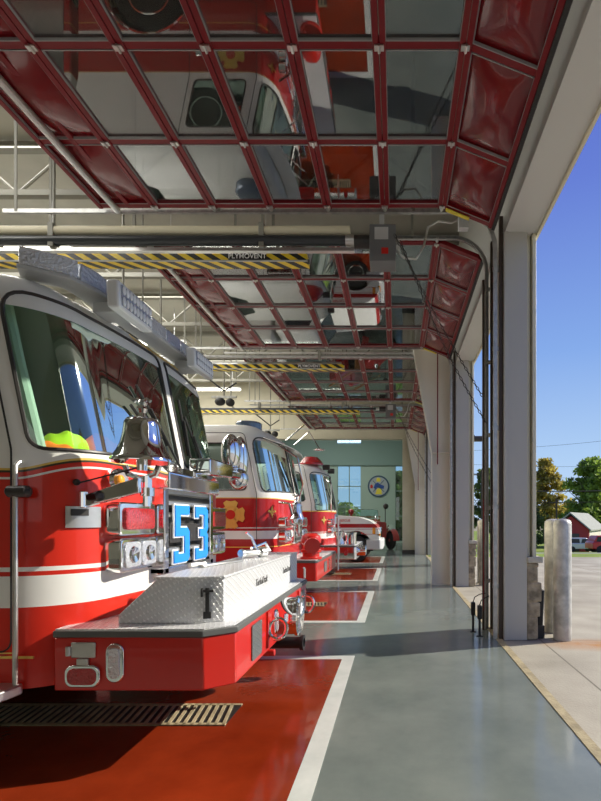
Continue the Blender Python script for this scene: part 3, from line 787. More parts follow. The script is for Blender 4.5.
# utility poles and wires
def pole(px, Y, top, lab):
    X = (px-CX)*Y/F; z = gz(X, Y); zt = H+(CY-top)*Y/F
    t = thing('utility_pole', lab, 'pole', (X, Y, z))
    obj('pole', cyl(nb(), (X, Y, z-.2), (X, Y, zt), .14, 8), M['bark'], t)
    obj('crossarm', box(nb(), X-1.0, X+1.0, Y-.06, Y+.06, zt-.6, zt-.45), M['bark'], t)
pole(556.5, 70, 499, 'distant utility pole left of the red house')
pole(482, 58, 470, 'utility pole seen between the first and second pillars')
def wire(a, c, r, lab):
    b = nb(); pts = []
    for i in range(17):
        s = i/16; p = a.lerp(c, s); p.z -= .8*math.sin(PI*s)*.5; pts.append(p)
    tube(b, pts, r, 5); tag(obj('power_line', b, M['black']), lab, 'wire', 'power lines across the sky')
wire(P(440, 488, 44), P(700, 486, 44), .045, 'thick power line crossing the sky in front of the trees')
wire(P(440, 499, 50), P(700, 498, 50), .025, 'thin power line just below the thick one')
wire(P(440, 463, 46), P(700, 462, 46), .012, 'thin power line above the tree tops')
wire(P(440, 474, 48), P(700, 474, 48), .012, 'thin power line between the two large trees')
wire(P(440, 452, 40), P(720, 425, 40), .012, 'topmost power line, slanting up to the right')
# ------------------------------------------------------------------ light and camera
sun = bpy.data.lights.new('sun', 'SUN'); sun.energy = 6.2; sun.color = (1, .93, .80); sun.angle = math.radians(.55)
so = bpy.data.objects.new('sun', sun); COL.objects.link(so)
el = math.radians(31.5); az = Vector((-1, -.29, 0)).normalized()
dirv = Vector((az.x*math.cos(el), az.y*math.cos(el), -math.sin(el)))
so.rotation_euler = dirv.to_track_quat('-Z', 'Y').to_euler(); so.location = (20, 6, 20)
def area(name, x, y, z, sx, sy, e, col=(1, .97, .9), rot=(0, 0, 0)):
    l = bpy.data.lights.new(name, 'AREA'); l.shape = 'RECTANGLE'; l.size = sx; l.size_y = sy; l.energy = e; l.color = col
    o = bpy.data.objects.new(name, l); COL.objects.link(o); o.location = (x, y, z); o.rotation_euler = rot
for i, y in enumerate((1.2, 5.6, 10.0, 14.4)):
    area('bay_light', -10.2, y+1.9, 6.75, 4.4, 2.4, 230)
    area('bay_light', -6.2, y+1.9, 6.75, 2.6, 2.4, 170)
area('near_fill', -1.5, -4.6, 2.8, 5, 3, 30, (1, .98, .95), (math.radians(80), 0, 0))
area('annex_light', -4, 23, 7.0, 5, 3, 300, (.97, 1, .98))
w = bpy.data.worlds.new('sky'); scene.world = w; w.use_nodes = True; nt = w.node_tree; bg = nt.nodes['Background']
tc = nt.nodes.new('ShaderNodeTexCoord'); sp = nt.nodes.new('ShaderNodeSeparateXYZ'); nt.links.new(tc.outputs['Generated'], sp.inputs[0])
r = nt.nodes.new('ShaderNodeValToRGB'); e = r.color_ramp.elements
e[0].position = 0; e[0].color = (.30, .29, .24, 1); e[1].position = .9; e[1].color = (.075, .11, .50, 1)
for p, c in ((.499, (.36, .34, .28)), (.50, (.52, .66, .84)), (.56, (.40, .58, .84)), (.66, (.22, .38, .76)), (.78, (.125, .20, .62))):
    q = e.new(p); q.color = c4(c)
mr = math_node(nt, 'MULTIPLY_ADD', sp.outputs[2], .5, .5); nt.links.new(mr, r.inputs['Fac']); nt.links.new(r.outputs['Color'], bg.inputs['Color'])
bg.inputs['Strength'].default_value = 1.0
cam = bpy.data.cameras.new('camera'); co = bpy.data.objects.new('camera', cam); COL.objects.link(co); scene.camera = co
co.location = (0, 0, H); co.rotation_euler = (PI/2, 0, 0)
cam.sensor_fit = 'HORIZONTAL'; cam.sensor_width = 36; cam.lens = F/601*36
cam.shift_x = (300.5-CX)/601; cam.shift_y = (CY-400.5)/601
cam.clip_start = .05; cam.clip_end = 600
scene.view_settings.view_transform = 'Standard'; scene.view_settings.look = 'None'; scene.view_settings.exposure = .12
# ================================================================== FIRE ENGINES
R1 = (.62, .025, .012); W1 = (.82, .82, .78)
paint1 = paint_by_height('engine_paint_nearest', [(0, R1), (.853, W1), (1.035, R1), (1.057, W1), (1.082, R1), (1.572, W1), (1.580, R1), (1.602, (.75, .5, .1)), (1.612, (.05, .04, .02)), (1.618, (.75, .5, .1)), (1.634, W1)], wave_x=(-2.12, -1.80), wave=.085)
R2 = (.42, .010, .012)
paint2 = paint_by_height('engine_paint_second', [(0, R2), (.93, (.75, .5, .1)), (.945, R2), (1.06, W1), (1.185, R2), (1.215, W1), (1.235, R2), (1.665, (.75, .5, .1)), (1.685, W1)])
paint3 = paint_by_height('engine_paint_third', [(0, R2), (.90, W1), (1.02, R2), (1.04, W1), (1.06, R2), (1.55, (.75, .5, .1)), (1.565, W1)])

def in_poly(x, y, P):
    c = False; n = len(P); j = n-1
    for i in range(n):
        if (P[i][1] > y) != (P[j][1] > y) and x < (P[j][0]-P[i][0])*(y-P[i][1])/(P[j][1]-P[i][1])+P[i][0]: c = not c
        j = i
    return c
class Cab:
    def __init__(s, xf, yc, w=1.21, length=3.0, rc=.40, bow=.07, zb=.41, zc=2.56, R=.26, zr=1.74, rk=.20):
        s.xf, s.yc, s.w, s.rc, s.bow, s.zb, s.zc, s.R, s.zr, s.rk = xf, yc, w, rc, bow, zb, zc, R, zr, rk
        s.xb = xf-length; pts = []
        xs = xf-bow-rc; yn = yc-w
        n = 60
        for i in range(n): pts.append((s.xb+(xs-s.xb)*i/n, yn))
        for i in range(40):
            a = PI/2*i/40; pts.append((xs+rc*math.sin(a), yn+rc-rc*math.cos(a)))
        hw = w-rc
        for i in range(81):
            y = -hw+2*hw*i/80; pts.append((xf-bow*(y/hw)**2, yc+y))
        for i in range(1, 41):
            a = PI/2*i/40; pts.append((xs+rc*math.cos(a), yc+w-rc+rc*math.sin(a)))
        for i in range(1, n+1): pts.append((xs+(s.xb-xs)*i/n, yc+w))
        s.p = pts; s.L = [0]
        for a, b in zip(pts, pts[1:]): s.L.append(s.L[-1]+math.hypot(b[0]-a[0], b[1]-a[1]))
        s.U = s.L[-1]; s.um = s.U/2
    def base(s, u):
        u = min(max(u, 0), s.U); lo, hi = 0, len(s.L)-1
        while hi-lo > 1:
            m = (lo+hi)//2
            if s.L[m] <= u: lo = m
            else: hi = m
        t = (u-s.L[lo])/max(1e-9, s.L[hi]-s.L[lo]); a, b = s.p[lo], s.p[hi]
        return a[0]+(b[0]-a[0])*t, a[1]+(b[1]-a[1])*t
    def norm(s, u):
        a = s.base(u-.012); b = s.base(u+.012); dx, dy = b[0]-a[0], b[1]-a[1]; l = math.hypot(dx, dy); return dy/l, -dx/l
    def S(s, u, z, off=0, ins=0):
        x, y = s.base(u); nx, ny = s.norm(u)
        sh = -max(0, z-s.zr)*s.rk
        if z > s.zc and not ins:
            d = min(z-s.zc, s.R*.97); ins = s.R-math.sqrt(s.R*s.R-d*d)
        return Vector((x+sh+nx*(off-ins), y+ny*(off-ins), z))
    def u_of_x(s, x): return x-s.xb                # on the near side's straight part
    def grid(s, bm, u0, u1, z0, z1, du, dz, off=0, holes=(), keep=None):
        nu = max(1, round((u1-u0)/du)); nz = max(1, round((z1-z0)/dz)); V = {}
        def v(i, j):
            if (i, j) not in V: V[i, j] = bm.verts.new(s.S(u0+(u1-u0)*i/nu, z0+(z1-z0)*j/nz, off))
            return V[i, j]
        for i in range(nu):
            for j in range(nz):
                uc, zc = u0+(u1-u0)*(i+.5)/nu, z0+(z1-z0)*(j+.5)/nz
                if any(in_poly(uc, zc, h) for h in holes): continue
                if keep and not in_poly(uc, zc, keep): continue
                face(bm, (v(i, j), v(i+1, j), v(i+1, j+1), v(i, j+1)))
        return bm
    def body(s, bm, holes, du, dz):
        s.grid(bm, 0, s.U, s.zb, s.zc, du, dz, 0, holes)
        nu = round(s.U/du); prev = None
        for k in range(0, 11):
            a = PI/2*.92*k/10; z = s.zc+s.R*math.sin(a); ins = s.R-s.R*math.cos(a)
            ring = [bm.verts.new(s.S(s.U*i/nu, z, 0, ins+1e-9)) for i in range(nu+1)]
            if prev:
                for i in range(nu): face(bm, (prev[i], prev[i+1], ring[i+1], ring[i]))
            prev = ring
        cxm = (s.xb+s.xf)/2-.1; top = prev[0].co.z; last = prev
        for f in (.72, .38):
            ring = [bm.verts.new((cxm+(v.co.x-cxm)*f, s.yc+(v.co.y-s.yc)*f, top+.05*(1-f*f))) for v in prev]
            for i in range(nu): face(bm, (last[i], last[i+1], ring[i+1], ring[i]))
            last = ring
        face(bm, last); bmesh.ops.remove_doubles(bm, verts=bm.verts, dist=.0005)
        return bm
    def patch(s, bm, poly, off, du=.02): 
        us = [p[0] for p in poly]; zs = [p[1] for p in poly]
        return s.grid(bm, min(us), max(us), min(zs), max(zs), du, du, off, (), poly)
    def line(s, bm, poly, r, off=0, closed=True, step=.03, n=6):
        pts = []; k = len(poly)
        for i in range(k if closed else k-1):
            a, b = poly[i], poly[(i+1) % k]; m = max(1, int(math.hypot(b[0]-a[0], b[1]-a[1])/step))
            for j in range(m): t = j/m; pts.append(s.S(a[0]+(b[0]-a[0])*t, a[1]+(b[1]-a[1])*t, off))
        if not closed: pts.append(s.S(*poly[-1], off))
        return tube(bm, pts, r, n, closed)
def grow(poly, d):
    cx = sum(p[0] for p in poly)/len(poly); cy = sum(p[1] for p in poly)/len(poly)
    return [(cx+(p[0]-cx)*(1+d/max(.2, abs(p[0]-cx)) if abs(p[0]-cx) > .05 else 1), cy+(p[1]-cy)*(1+d/max(.2, abs(p[1]-cy)) if abs(p[1]-cy) > .05 else 1)) for p in poly]
def offset_poly(P, d):
    n = len(P); A = sum(P[i][0]*P[(i+1) % n][1]-P[(i+1) % n][0]*P[i][1] for i in range(n)); sg = 1 if A > 0 else -1; out = []
    for i in range(n):
        a, b, c = Vector(P[i-1]), Vector(P[i]), Vector(P[(i+1) % n]); e1 = (b-a).normalized(); e2 = (c-b).normalized()
        n1 = Vector((e1.y, -e1.x))*sg; n2 = Vector((e2.y, -e2.x))*sg; m = (n1+n2); m = m/max(.3, m.dot(n1)); q = b+m*d; out.append((q.x, q.y))
    return out
D5 = [(0, 2), (1, 2), (1, 1.68), (.34, 1.68), (.34, 1.22), (.85, 1.22), (1, 1.08), (1, .14), (.85, 0), (-.08, 0), (-.08, .42), (.2, .42), (.2, .30), (.66, .30), (.66, .92), (0, .92)]
D3 = [(-.05, 2), (.85, 2), (1, 1.85), (1, 1.12), (.88, 1), (1, .88), (1, .15), (.85, 0), (-.05, 0), (-.05, .42), (.22, .42), (.22, .30), (.68, .30), (.68, .85), (.3, .85), (.3, 1.15), (.68, 1.15), (.68, 1.70), (.22, 1.70), (.22, 1.58), (-.05, 1.58)]
def wheel(root, x, y, side, r=.52, wd=.30):
    """side = -1 when the outer face looks at the camera"""
    o = (x, y, r)
    b = nb(); lathe(b, [(r*.58, 0), (r*.93, .01), (r, .05), (r, wd-.05), (r*.93, wd-.01), (r*.58, wd)], o, (0, -side, 0), 36)
    for k in range(0): pass
    wo = obj('wheel', b, M['tyre'], root)
    b = nb(); lathe(b, [(0, .10), (r*.2, .10), (r*.22, .03), (r*.36, .05), (r*.52, .12), (r*.56, -.005), (r*.6, -.005), (r*.6, .06)], o, (0, -side, 0), 30)
    obj('rim', b, M['chrome'], wo)
    return wo
def rear_body(root, xb, yc, w, paint, label=None):
    x1 = xb-.12; x0 = x1-4.6
    b = nb(); box(b, x0, x1, yc-w, yc+w, .55, 2.75); obj('rear_body', b, paint, root, .03)
    b = nb(); box(b, x0-.1, xb+.4, yc-.45, yc+.45, .42, .62); obj('chassis', b, M['dark'], root)
    for i in range(4):
        xa = x1-.1-1.1*i
        if i == 1: z0 = 1.25
        else: z0 = .62
        for ys in (-1,):
            obj('compartment_door', box(nb(), xa-1.0, xa, yc+ys*w-.015, yc+ys*w+.005, z0, 2.0), M['steel'], root, .006)
    for sd in (-1, 1):
        wheel(root, x1-2.0, yc+sd*(w+.01), sd)
    b = nb(); box(b, x0+.3, x1-.3, yc-.8, yc+.8, 2.75, 2.9); obj('hose_cover', b, M['black'], root, .03)

def lamp_box(root, name, xfront, y0, y1, z0, z1, m, lens_name, depth=.12, lobes=0, chrome=None):
    h = obj(name, prism(nb(), rrect(y0, y1, z0, z1, .035), 'x', xfront-depth, xfront), chrome or M['chrome'], root, .012)
    my, mz = (y1-y0)*.10, (z1-z0)*.17
    if lobes:
        for k in range(lobes):
            a = y0+my*.6+(y1-y0-1.2*my)*k/lobes; c = y0+my*.6+(y1-y0-1.2*my)*(k+1)/lobes
            b = nb(); prism(b, rrect(a+.008, c-.008, z0+mz*.7, z1-mz*.7, .03), 'x', xfront-.01, xfront+.012); obj(lens_name, b, M['lamp_clear'], h, .006)
            b = nb(); lathe(b, [(.055, 0), (.05, .01), (.025, .004), (0, .002)], (xfront+.012, (a+c)/2, (z0+z1)/2), (1, 0, 0), 18); obj('bulb_reflector', b, M['chrome'], h)
    else:
        b = nb(); prism(b, rrect(y0+my, y1-my, z0+mz, z1-mz, .03), 'x', xfront-.01, xfront+.018); obj(lens_name, b, m, h, .008)
    return h
def cross_emblem(root, C, u, z, r):
    """gold maltese cross lying on the cab side"""
    pts = []
    for k in range(4):
        a0 = PI/2*k+PI/4*0
        for da, rr in ((-.56, .95), (-.3, 1.0), (0, .90), (.3, 1.0), (.56, .95), (PI/4, .34)):
            pts.append((r*rr*math.cos(a0+da), r*rr*math.sin(a0+da)))
    x, y = C.base(u); yy = C.yc-C.w
    o = obj('cross_emblem', prism(nb(), [(x+p[0], z+p[1]) for p in pts], 'y', yy-.012, yy-.004), M['gold'], root)
    obj('emblem_ring', lathe(nb(), [(r*.66, 0), (r*.66, .008), (r*.54, .008), (r*.54, 0)], (x, yy-.010, z), (0, -1, 0), 28), M['gold'], o)
    obj('emblem_centre', cyl(nb(), (x, yy-.012, z), (x, yy-.018, z), r*.32, 16), M['red'], o)
def fleur(root, C, u, z, r):
    p = C.S(u, z, .006); nx, ny = C.norm(u); t = Vector((-ny, nx, 0))
    b = nb()
    pts = [(0, 1), (.18, .45), (.15, .15), (.6, .35), (.75, .05), (.2, -.1), (.3, -.35), (.12, -.3), (0, -.9), (-.12, -.3), (-.3, -.35), (-.2, -.1), (-.75, .05), (-.6, .35), (-.15, .15), (-.18, .45)]
    N = Vector((nx, ny, 0))
    A = [b.verts.new(p+t*q[0]*r+Vector((0, 0, q[1]*r))) for q in pts]; B = [b.verts.new(p+N*.006+t*q[0]*r+Vector((0, 0, q[1]*r))) for q in pts]
    for i in range(len(pts)): face(b, (A[i], A[(i+1) % len(pts)], B[(i+1) % len(pts)], B[i]))
    face(b, B)
    obj('gold_ornament', b, M['gold'], root)
def bell(root, x, y, z, r, name='bell'):
    prof = [(r, 0), (r*1.0, .012), (r*.93, .03), (r*.80, .065), (r*.68, .11), (r*.61, .16), (r*.575, .20), (r*.55, .235), (r*.48, .255), (r*.30, .262), (0, .265)]
    bl = obj(name, lathe(nb(), prof, (x, y, z), (0, 0, 1), 40), M['chrome'], root, angle=60)
    b = nb(); lathe(b, [(.03, .262), (.02, .29), (.03, .315), (.022, .335), (.03, .35), (.018, .37), (0, .375)], (x, y, z), (0, 0, 1), 16)
    for s in (-1, 1): tube(b, [(x, y, z+.35), (x+.03*s, y, z+.375), (x+.05*s, y, z+.36)], .011, 6)
    obj('finial', b, M['chrome'], bl)
    b = nb(); tube(b, [(x, y, z+.02), (x, y, z-.05)], .03, 12); tube(b, [(x-.1, y, z-.02), (x-.08, y, z-.07), (x, y, z-.10), (x+.08, y, z-.07), (x+.1, y, z-.02)], .018, 8)
    tube(b, [(x+.03, y, z-.08), (x+.03, y, z-.26)], .026, 10); tube(b, [(x+.03, y, z-.15), (x+.03, y, z-.20)], .04, 12)
    obj('bell_yoke', b, M['chrome'], bl)
    return bl
def bumper(root, xbf, xback, yn, yf, ch, zb=.40, zt=.74, m=None):
    zt0 = zt-.042
    pl = lambda e: [(xback, yn-e), (xbf-ch[0], yn-e), (xbf+e, yn+ch[1]), (xbf+e, yf-ch[1]), (xbf-ch[0], yf+e), (xback, yf+e)]
    bo = obj('bumper', prism(nb(), pl(0), 'z', zb, zt0), m or M['red'], root, .008)
    obj('bumper_edge', prism(nb(), pl(.012), 'z', zt0, zt-.004), M['edge'], bo, .006)
    obj('bumper_deck', prism(nb(), pl(-.01), 'z', zt-.004, zt+.002), M['tread'], bo)
    return bo
def cab_common(root, C, paint, du, wind_x, wz=(1.77, 2.65), post=.055, cross=True, door_w=1.0, seamoff=.06):
    um = C.um; ul = C.u_of_x(wind_x)
    wins = []
    for sgn in (0, 1):
        P = [(ul, wz[0]-.02), (um-post, wz[0]+.02), (um-post, wz[1]), (ul, wz[1]+.01)]
        if sgn: P = [(2*um-p[0], p[1]) for p in P][::-1]
        wins.append(round_poly(P, [.09, .05, .06, .16] if not sgn else [.16, .06, .05, .09]))
    us = C.u_of_x(wind_x-.09); ue = us-door_w
    sides = []
    for sgn in (0, 1):
        P = [(ue+.09, 1.80), (us-.13, 1.80), (us-.13, 2.50), (ue+.09, 2.50)]
        if sgn: P = [(2*um-p[0], p[1]) for p in P][::-1]
        sides.append(round_poly(P, .08))
    arch = [(C.u_of_x(C.xf-1.95)+.62*math.cos(a), .50+.62*math.sin(a)) for a in [2*PI*k/28 for k in range(28)]]
    arch2 = [(2*um-p[0], p[1]) for p in arch]
    holes = wins+sides+[arch, arch2]
    obj('cab_body', C.body(nb(), holes, du, du), paint, root, angle=50, flip=False)
    for k, wdw in enumerate(wins+sides):
        b = nb(); C.patch(b, grow(wdw, .012), -.004, du); g = obj('windshield' if k < 2 else 'side_window', b, M['windshield'], root, angle=80)
        b = nb(); C.line(b, wdw, .011, .003); obj('gasket', b, M['dark'], g)
    for a in (arch,):
        b = nb(); C.line(b, [p for p in a if p[1] > C.zb], .022, .012, closed=False); obj('arch_trim', b, M['chrome'], root)
    # door: shut line, handle
    b = nb(); C.line(b, round_poly([(ue, .62), (us, .62), (us, 2.66), (ue, 2.66)], .07), .005, .001)
    d = obj('door_shut_line', b, M['black'], root)
    p = C.S(ue+.12, 1.42, .02); b = nb(); box(b, p.x-.02, p.x+.16, p.y-.015, p.y+.02, 1.38, 1.46); obj('door_handle', b, M['chrome'], root, .01)
    wheel(root, C.xf-1.95, C.yc-C.w+.0, -1); wheel(root, C.xf-1.95, C.yc+C.w-.0, 1)
    b = nb(); box(b, C.xb+.02, C.xf-.48, C.yc-C.w+.34, C.yc+C.w-.34, .45, 1.0); obj('cab_floor', b, M['cabin'], root)
    b = nb(); box(b, C.xf-.62, C.xf-.30, C.yc-.95, C.yc+.95, 1.0, 1.72); obj('dashboard', b, M['cabin'], root, .06)
    for sy in (-.62, .62):
        b = nb(); box(b, C.xf-1.45, C.xf-.95, C.yc+sy-.26, C.yc+sy+.26, 1.0, 1.35); box(b, C.xf-1.55, C.xf-1.40, C.yc+sy-.25, C.yc+sy+.25, 1.3, 2.15); obj('cab_seat', b, M['seat'], root, .05)
    b = nb(); c = Vector((C.xf-.72, C.yc+.62, 1.75)); ring = []
    for k in range(20):
        a = 2*PI*k/20; ring.append(c+Vector((.12*math.sin(a)*1.0, .22*math.cos(a), .18*math.sin(a))))
    tube(b, ring, .016, 6, closed=True); tube(b, [c, c+Vector((.2, 0, -.2))], .03, 8); obj('steering_wheel', b, M['black'], root)
    box_b = box(nb(), C.xb, C.xb+.03, C.yc-C.w+.02, C.yc+C.w-.02, C.zb, C.zc+.18); obj('cab_rear_wall', box_b, M['white'], root)
    return wins, us, ue
def wiper(root, C, u0, z0, u1, z1, blade=.30):
    b = nb(); p = C.S(u0, z0, .03); q = C.S(u1, z1, .035); tube(b, [C.S(u0, z0, 0), p, q], .009, 6)
    w = obj('wiper', b, M['black'], root)
    d = (C.S(u1, z1, .02)-C.S(u0, z0, .02)).normalized(); b = nb()
    tube(b, [C.S(u1, z1, .018)-d*blade, C.S(u1, z1, .018)+d*blade*.6], .011, 6); obj('blade', b, M['black'], w)

# ---------------------------------------------------------------- engine 53, the nearest
e1 = thing('fire_engine', 'large red and white fire engine numbered 53, nearest the camera', 'fire engine', (-5, 3.83, 0), 'fire engines parked nose out in the bays')
C = Cab(-1.72, 3.83)
wins, us, ue = cab_common(e1, C, paint1, .022, -2.04)
rear_body(e1, C.xb, C.yc, C.w, paint1)
yc = C.yc
# grab handle, hand rail, step
b = nb(); tube(b, [(-2.115, 2.575, 1.505), (-2.10, 2.575, 1.505), (-2.0, 2.575, 1.505), (-1.985, 2.58, 1.505)], [.018, .033, .033, .018], 14)
obj('side_marker', b, M['dark'], e1)
b = nb(); tube(b, [(-2.065, 2.60, 1.67), (-2.065, 2.57, 1.65), (-2.065, 2.57, .46), (-2.065, 2.60, .44)], .013, 10)
obj('hand_rail', b, M['steel'], e1)
b = nb(); prism(b, round_poly([(-2.98, 2.40), (-2.07, 2.40), (-2.04, 2.62), (-2.98, 2.62)], .05), 'z', .395, .452)
obj('cab_step', b, M['steel'], e1, .008)
b = nb(); box(b, -2.4, -2.0, 2.612, 2.62, .585, .598); box(b, -2.3, -2.1, 2.612, 2.62, .612, .617); obj('gold_stripe', b, M['gold'], e1)
# corner plate with slot
ua = C.u_of_x(-2.19)
b = nb(); C.patch(b, round_poly([(ua+.31, 1.305), (ua+.50, 1.305), (ua+.50, 1.43), (ua+.31, 1.43)], .012), .012, .01); cp = obj('corner_plate', b, M['steel'], e1)
b = nb(); C.patch(b, [(ua+.335, 1.375), (ua+.425, 1.375), (ua+.425, 1.415), (ua+.335, 1.415)], .018, .01); obj('slot', b, M['dark'], cp)
# front lamps
lamp_box(e1, 'turn_signal', -1.70, 2.92, 3.36, 1.25, 1.465, M['lamp_red'], 'red_lens')
lamp_box(e1, 'headlight', -1.70, 2.93, 3.38, 1.02, 1.235, M['lamp_clear'], 'clear_lens', lobes=2)
lamp_box(e1, 'turn_signal', -1.70, 4.30, 4.74, 1.25, 1.465, M['lamp_red'], 'red_lens')
lamp_box(e1, 'headlight', -1.70, 4.28, 4.73, 1.02, 1.235, M['lamp_clear'], 'clear_lens', lobes=2)
b = nb(); lathe(b, [(.07, -.05), (.075, .02), (.055, .035), (0, .02)], (-1.76, 2.99, 1.60), (.95, -.3, 0), 20); ml = obj('marker_lamp', b, M['chrome'], e1)
b = nb(); ell(b, (-1.73, 2.98, 1.60), (.02, .035, .035)); obj('amber_lens', b, M['amber'], ml)
b = nb(); tube(b, [(-2.09, 2.78, 1.74), (-2.20, 2.76, 2.25), (-2.29, 2.76, 2.66)], .04, 10)
obj('inner_pillar', b, M['lining'], e1)
# grille
gy0, gy1, gz0, gz1 = 3.37, 4.27, .96, 1.64
b = nb(); x0, x1 = -1.76, -1.645
box(b, x0, x1, gy0, gy0+.07, gz0, gz1); box(b, x0, x1, gy1-.07, gy1, gz0, gz1); box(b, x0, x1, gy0, gy1, gz0, gz0+.05)
gr = obj('grille', b, M['chrome'], e1, .01)
b = nb(); prism(b, [(-1.80, gz1-.07), (-1.60, gz1-.07), (-1.60, gz1+.05), (-1.66, gz1+.11), (-1.80, gz1+.13)], 'y', gy0-.02, gy1+.02); obj('grille_cap', b, M['chrome'], gr, .012)
b = nb()
for k in range(7):
    z = gz0+.06+k*.086; quadbox(b, [(-1.70, gy0+.06, z), (-1.66, gy0+.06, z+.01), (-1.66, gy1-.06, z+.01), (-1.70, gy1-.06, z), (-1.705, gy0+.06, z+.045), (-1.665, gy0+.06, z+.038), (-1.665, gy1-.06, z+.038), (-1.705, gy1-.06, z+.045)])
obj('slats', b, M['steel'], gr)
obj('radiator', box(nb(), -1.77, -1.708, gy0+.05, gy1-.05, gz0+.03, gz1), M['black'], gr)
b = nb(); box(b, -1.665, -1.655, gy0+.1, gy1-.1, gz0+.22, gz0+.36); obj('badge_plate', b, M['dark'], gr)
for nm, D, ya in (('number_five', D5, 3.51), ('number_three', D3, 3.875)):
    sc = lambda P: [(ya+p[0]*.25, 1.03+p[1]*.215) for p in P]
    P0_ = [(p[0]*.235, p[1]*.215) for p in D]; Pw = offset_poly(P0_, .012)
    n_ = obj(nm, prism(nb(), [(ya+p[0], 1.03+p[1]) for p in P0_], 'x', -1.648, -1.630), M['blue'], gr, smooth=False)
    obj('white_outline', prism(nb(), [(ya+p[0], 1.03+p[1]) for p in Pw], 'x', -1.652, -1.640), M['whitev'], n_, smooth=False)
# chrome bracket and far mirror
b = nb(); prism(b, round_poly([(3.88, 1.72), (4.42, 1.74), (4.42, 1.86), (3.88, 1.86)], .03), 'x', -1.70, -1.52); obj('chrome_lamp_bar', b, M['chrome'], e1, .012)
b = nb(); tube(b, [(-1.62, 4.40, 1.8), (-1.6, 4.8, 1.80), (-1.72, 5.05, 1.85)], .035, 10)
mr_ = obj('mirror_arm', b, M['chrome'], e1)
b = nb(); ell(b, (-1.78, 5.12, 2.08), (.10, .15, .20), 20, 14); ell(b, (-1.74, 5.28, 2.02), (.09, .12, .26), 20, 14); ell(b, (-1.72, 5.18, 1.80), (.10, .14, .12), 20, 14); obj('mirror_head', b, M['chrome'], mr_)
# bell
bl = bell(e1, -1.50, 2.80, 1.69, .172)
b = nb(); quadbox(b, [(-1.83, 2.78, 1.43), (-1.47, 2.70, 1.505), (-1.47, 2.74, 1.505), (-1.83, 2.84, 1.43), (-1.83, 2.78, 1.50), (-1.47, 2.70, 1.595), (-1.47, 2.74, 1.595), (-1.83, 2.84, 1.50)]); tube(b, [(-1.84, 2.79, 1.42), (-1.84, 2.79, 1.52)], .022, 10)
obj('bell_arm', b, M['chrome'], bl, .006)
b = nb(); tube(b, [(-1.86, 2.76, 1.57), (-1.84, 2.75, 1.565), (-1.5, 2.78, 1.66)], .005, 5); ell(b, (-1.86, 2.76, 1.57), .02, 10, 8); obj('bell_cord', b, M['black'], bl)
# wipers
um = C.um
wiper(e1, C, um-.10, 1.76, um-.38, 2.16); wiper(e1, C, um-.16, 1.75, um-.46, 2.02)
wiper(e1, C, um+.12, 1.76, um+.02+.12, 2.18); wiper(e1, C, um+.50, 1.75, um+.30, 2.08)
# roof: light bar, scene lamps, gold lettering
def pbar(bm, pts, z0, z1, hw):
    L = []; Rr = []
    for i, p in enumerate(pts):
        a = Vector(pts[max(i-1, 0)]); c = Vector(pts[min(i+1, len(pts)-1)]); d = (c-a).normalized(); n = Vector((d.y, -d.x))
        L.append((p[0]+n.x*hw, p[1]+n.y*hw)); Rr.append((p[0]-n.x*hw, p[1]-n.y*hw))
    return prism(bm, L+Rr[::-1], 'z', z0, z1)
bar = [(-2.26, 2.84), (-2.06, 2.96), (-2.02, 3.10), (-2.0, 4.56), (-2.04, 4.66), (-2.34, 4.80)]
lb = obj('light_bar', pbar(nb(), bar, 2.825, 2.85, .09), M['ltgrey'], e1, .006)
def along(pts, s0, s1):
    seg = [0]
    for a, c in zip(pts, pts[1:]): seg.append(seg[-1]+math.hypot(c[0]-a[0], c[1]-a[1]))
    T = seg[-1]; out = []
    def at(s):
        for i in range(len(seg)-1):
            if seg[i+1] >= s: t = (s-seg[i])/(seg[i+1]-seg[i]); return (pts[i][0]+(pts[i+1][0]-pts[i][0])*t, pts[i][1]+(pts[i+1][1]-pts[i][1])*t)
        return pts[-1]
    a, c = s0*T, s1*T
    return [at(a)]+[pts[i] for i in range(len(pts)) if a < seg[i] < c]+[at(c)]
NM = 9
for k in range(NM):
    q = along(bar, k/NM+.004, (k+1)/NM-.004)
    obj('lamp_module', pbar(nb(), q, 2.85, 2.96, .085), M['lamp_blue'] if k % 2 else M['lamp_clear'], lb, .01)
def quadbox_(x, ya, yb, z0, z1):
    b = nb(); box(b, x-.02, x+.001, ya+.03, yb-.03, z0+.025, z1-.025); return b
def scene_lamp(ya, yb, x, z0, z1):
    b = nb(); quadbox(b, [(x-.08, ya, z0), (x, ya, z0), (x, yb, z0), (x-.08, yb, z0), (x-.09, ya, z1), (x-.01, ya, z1), (x-.01, yb, z1), (x-.09, yb, z1)])
    h = obj('scene_lamp', b, M['lamp_white'], e1, .015)
    obj('lens', quadbox_(x, ya, yb, z0, z1), M['lamp_blue'], h)
    b = nb()
    for i in range(9):
        for j in range(2):
            cy_ = ya+.05+(yb-ya-.1)*i/8; cz_ = z0+.055+(z1-z0-.11)*j; ell(b, (x+.004, cy_, cz_), (.008, .018, .03), 8, 6)
    obj('diodes', b, M['lamp_white'], h)
    b = nb(); box(b, x-.25, x-.07, ya+.12, yb-.12, z0+.02, z0+.09); obj('lamp_foot', b, M['ltgrey'], h, .01)
scene_lamp(2.98, 3.40, -1.74, 2.69, 2.87); scene_lamp(4.16, 4.58, -1.76, 2.70, 2.87)
def front_text(root, C, y, z, body, size, m, xoff=.008):
    p = C.S(C.um+(y-C.yc), z, xoff)
    p2 = C.S(C.um+(y-C.yc), z+.05, xoff); up = (p2-p)
    return text_obj('gold_lettering', body, size, frame_mtx(p, (0, 1, 0), up), m, root, .002)
front_text(e1, C, 3.83, 2.685, 'FIRE DEPARTMENT', .085, M['gold'])
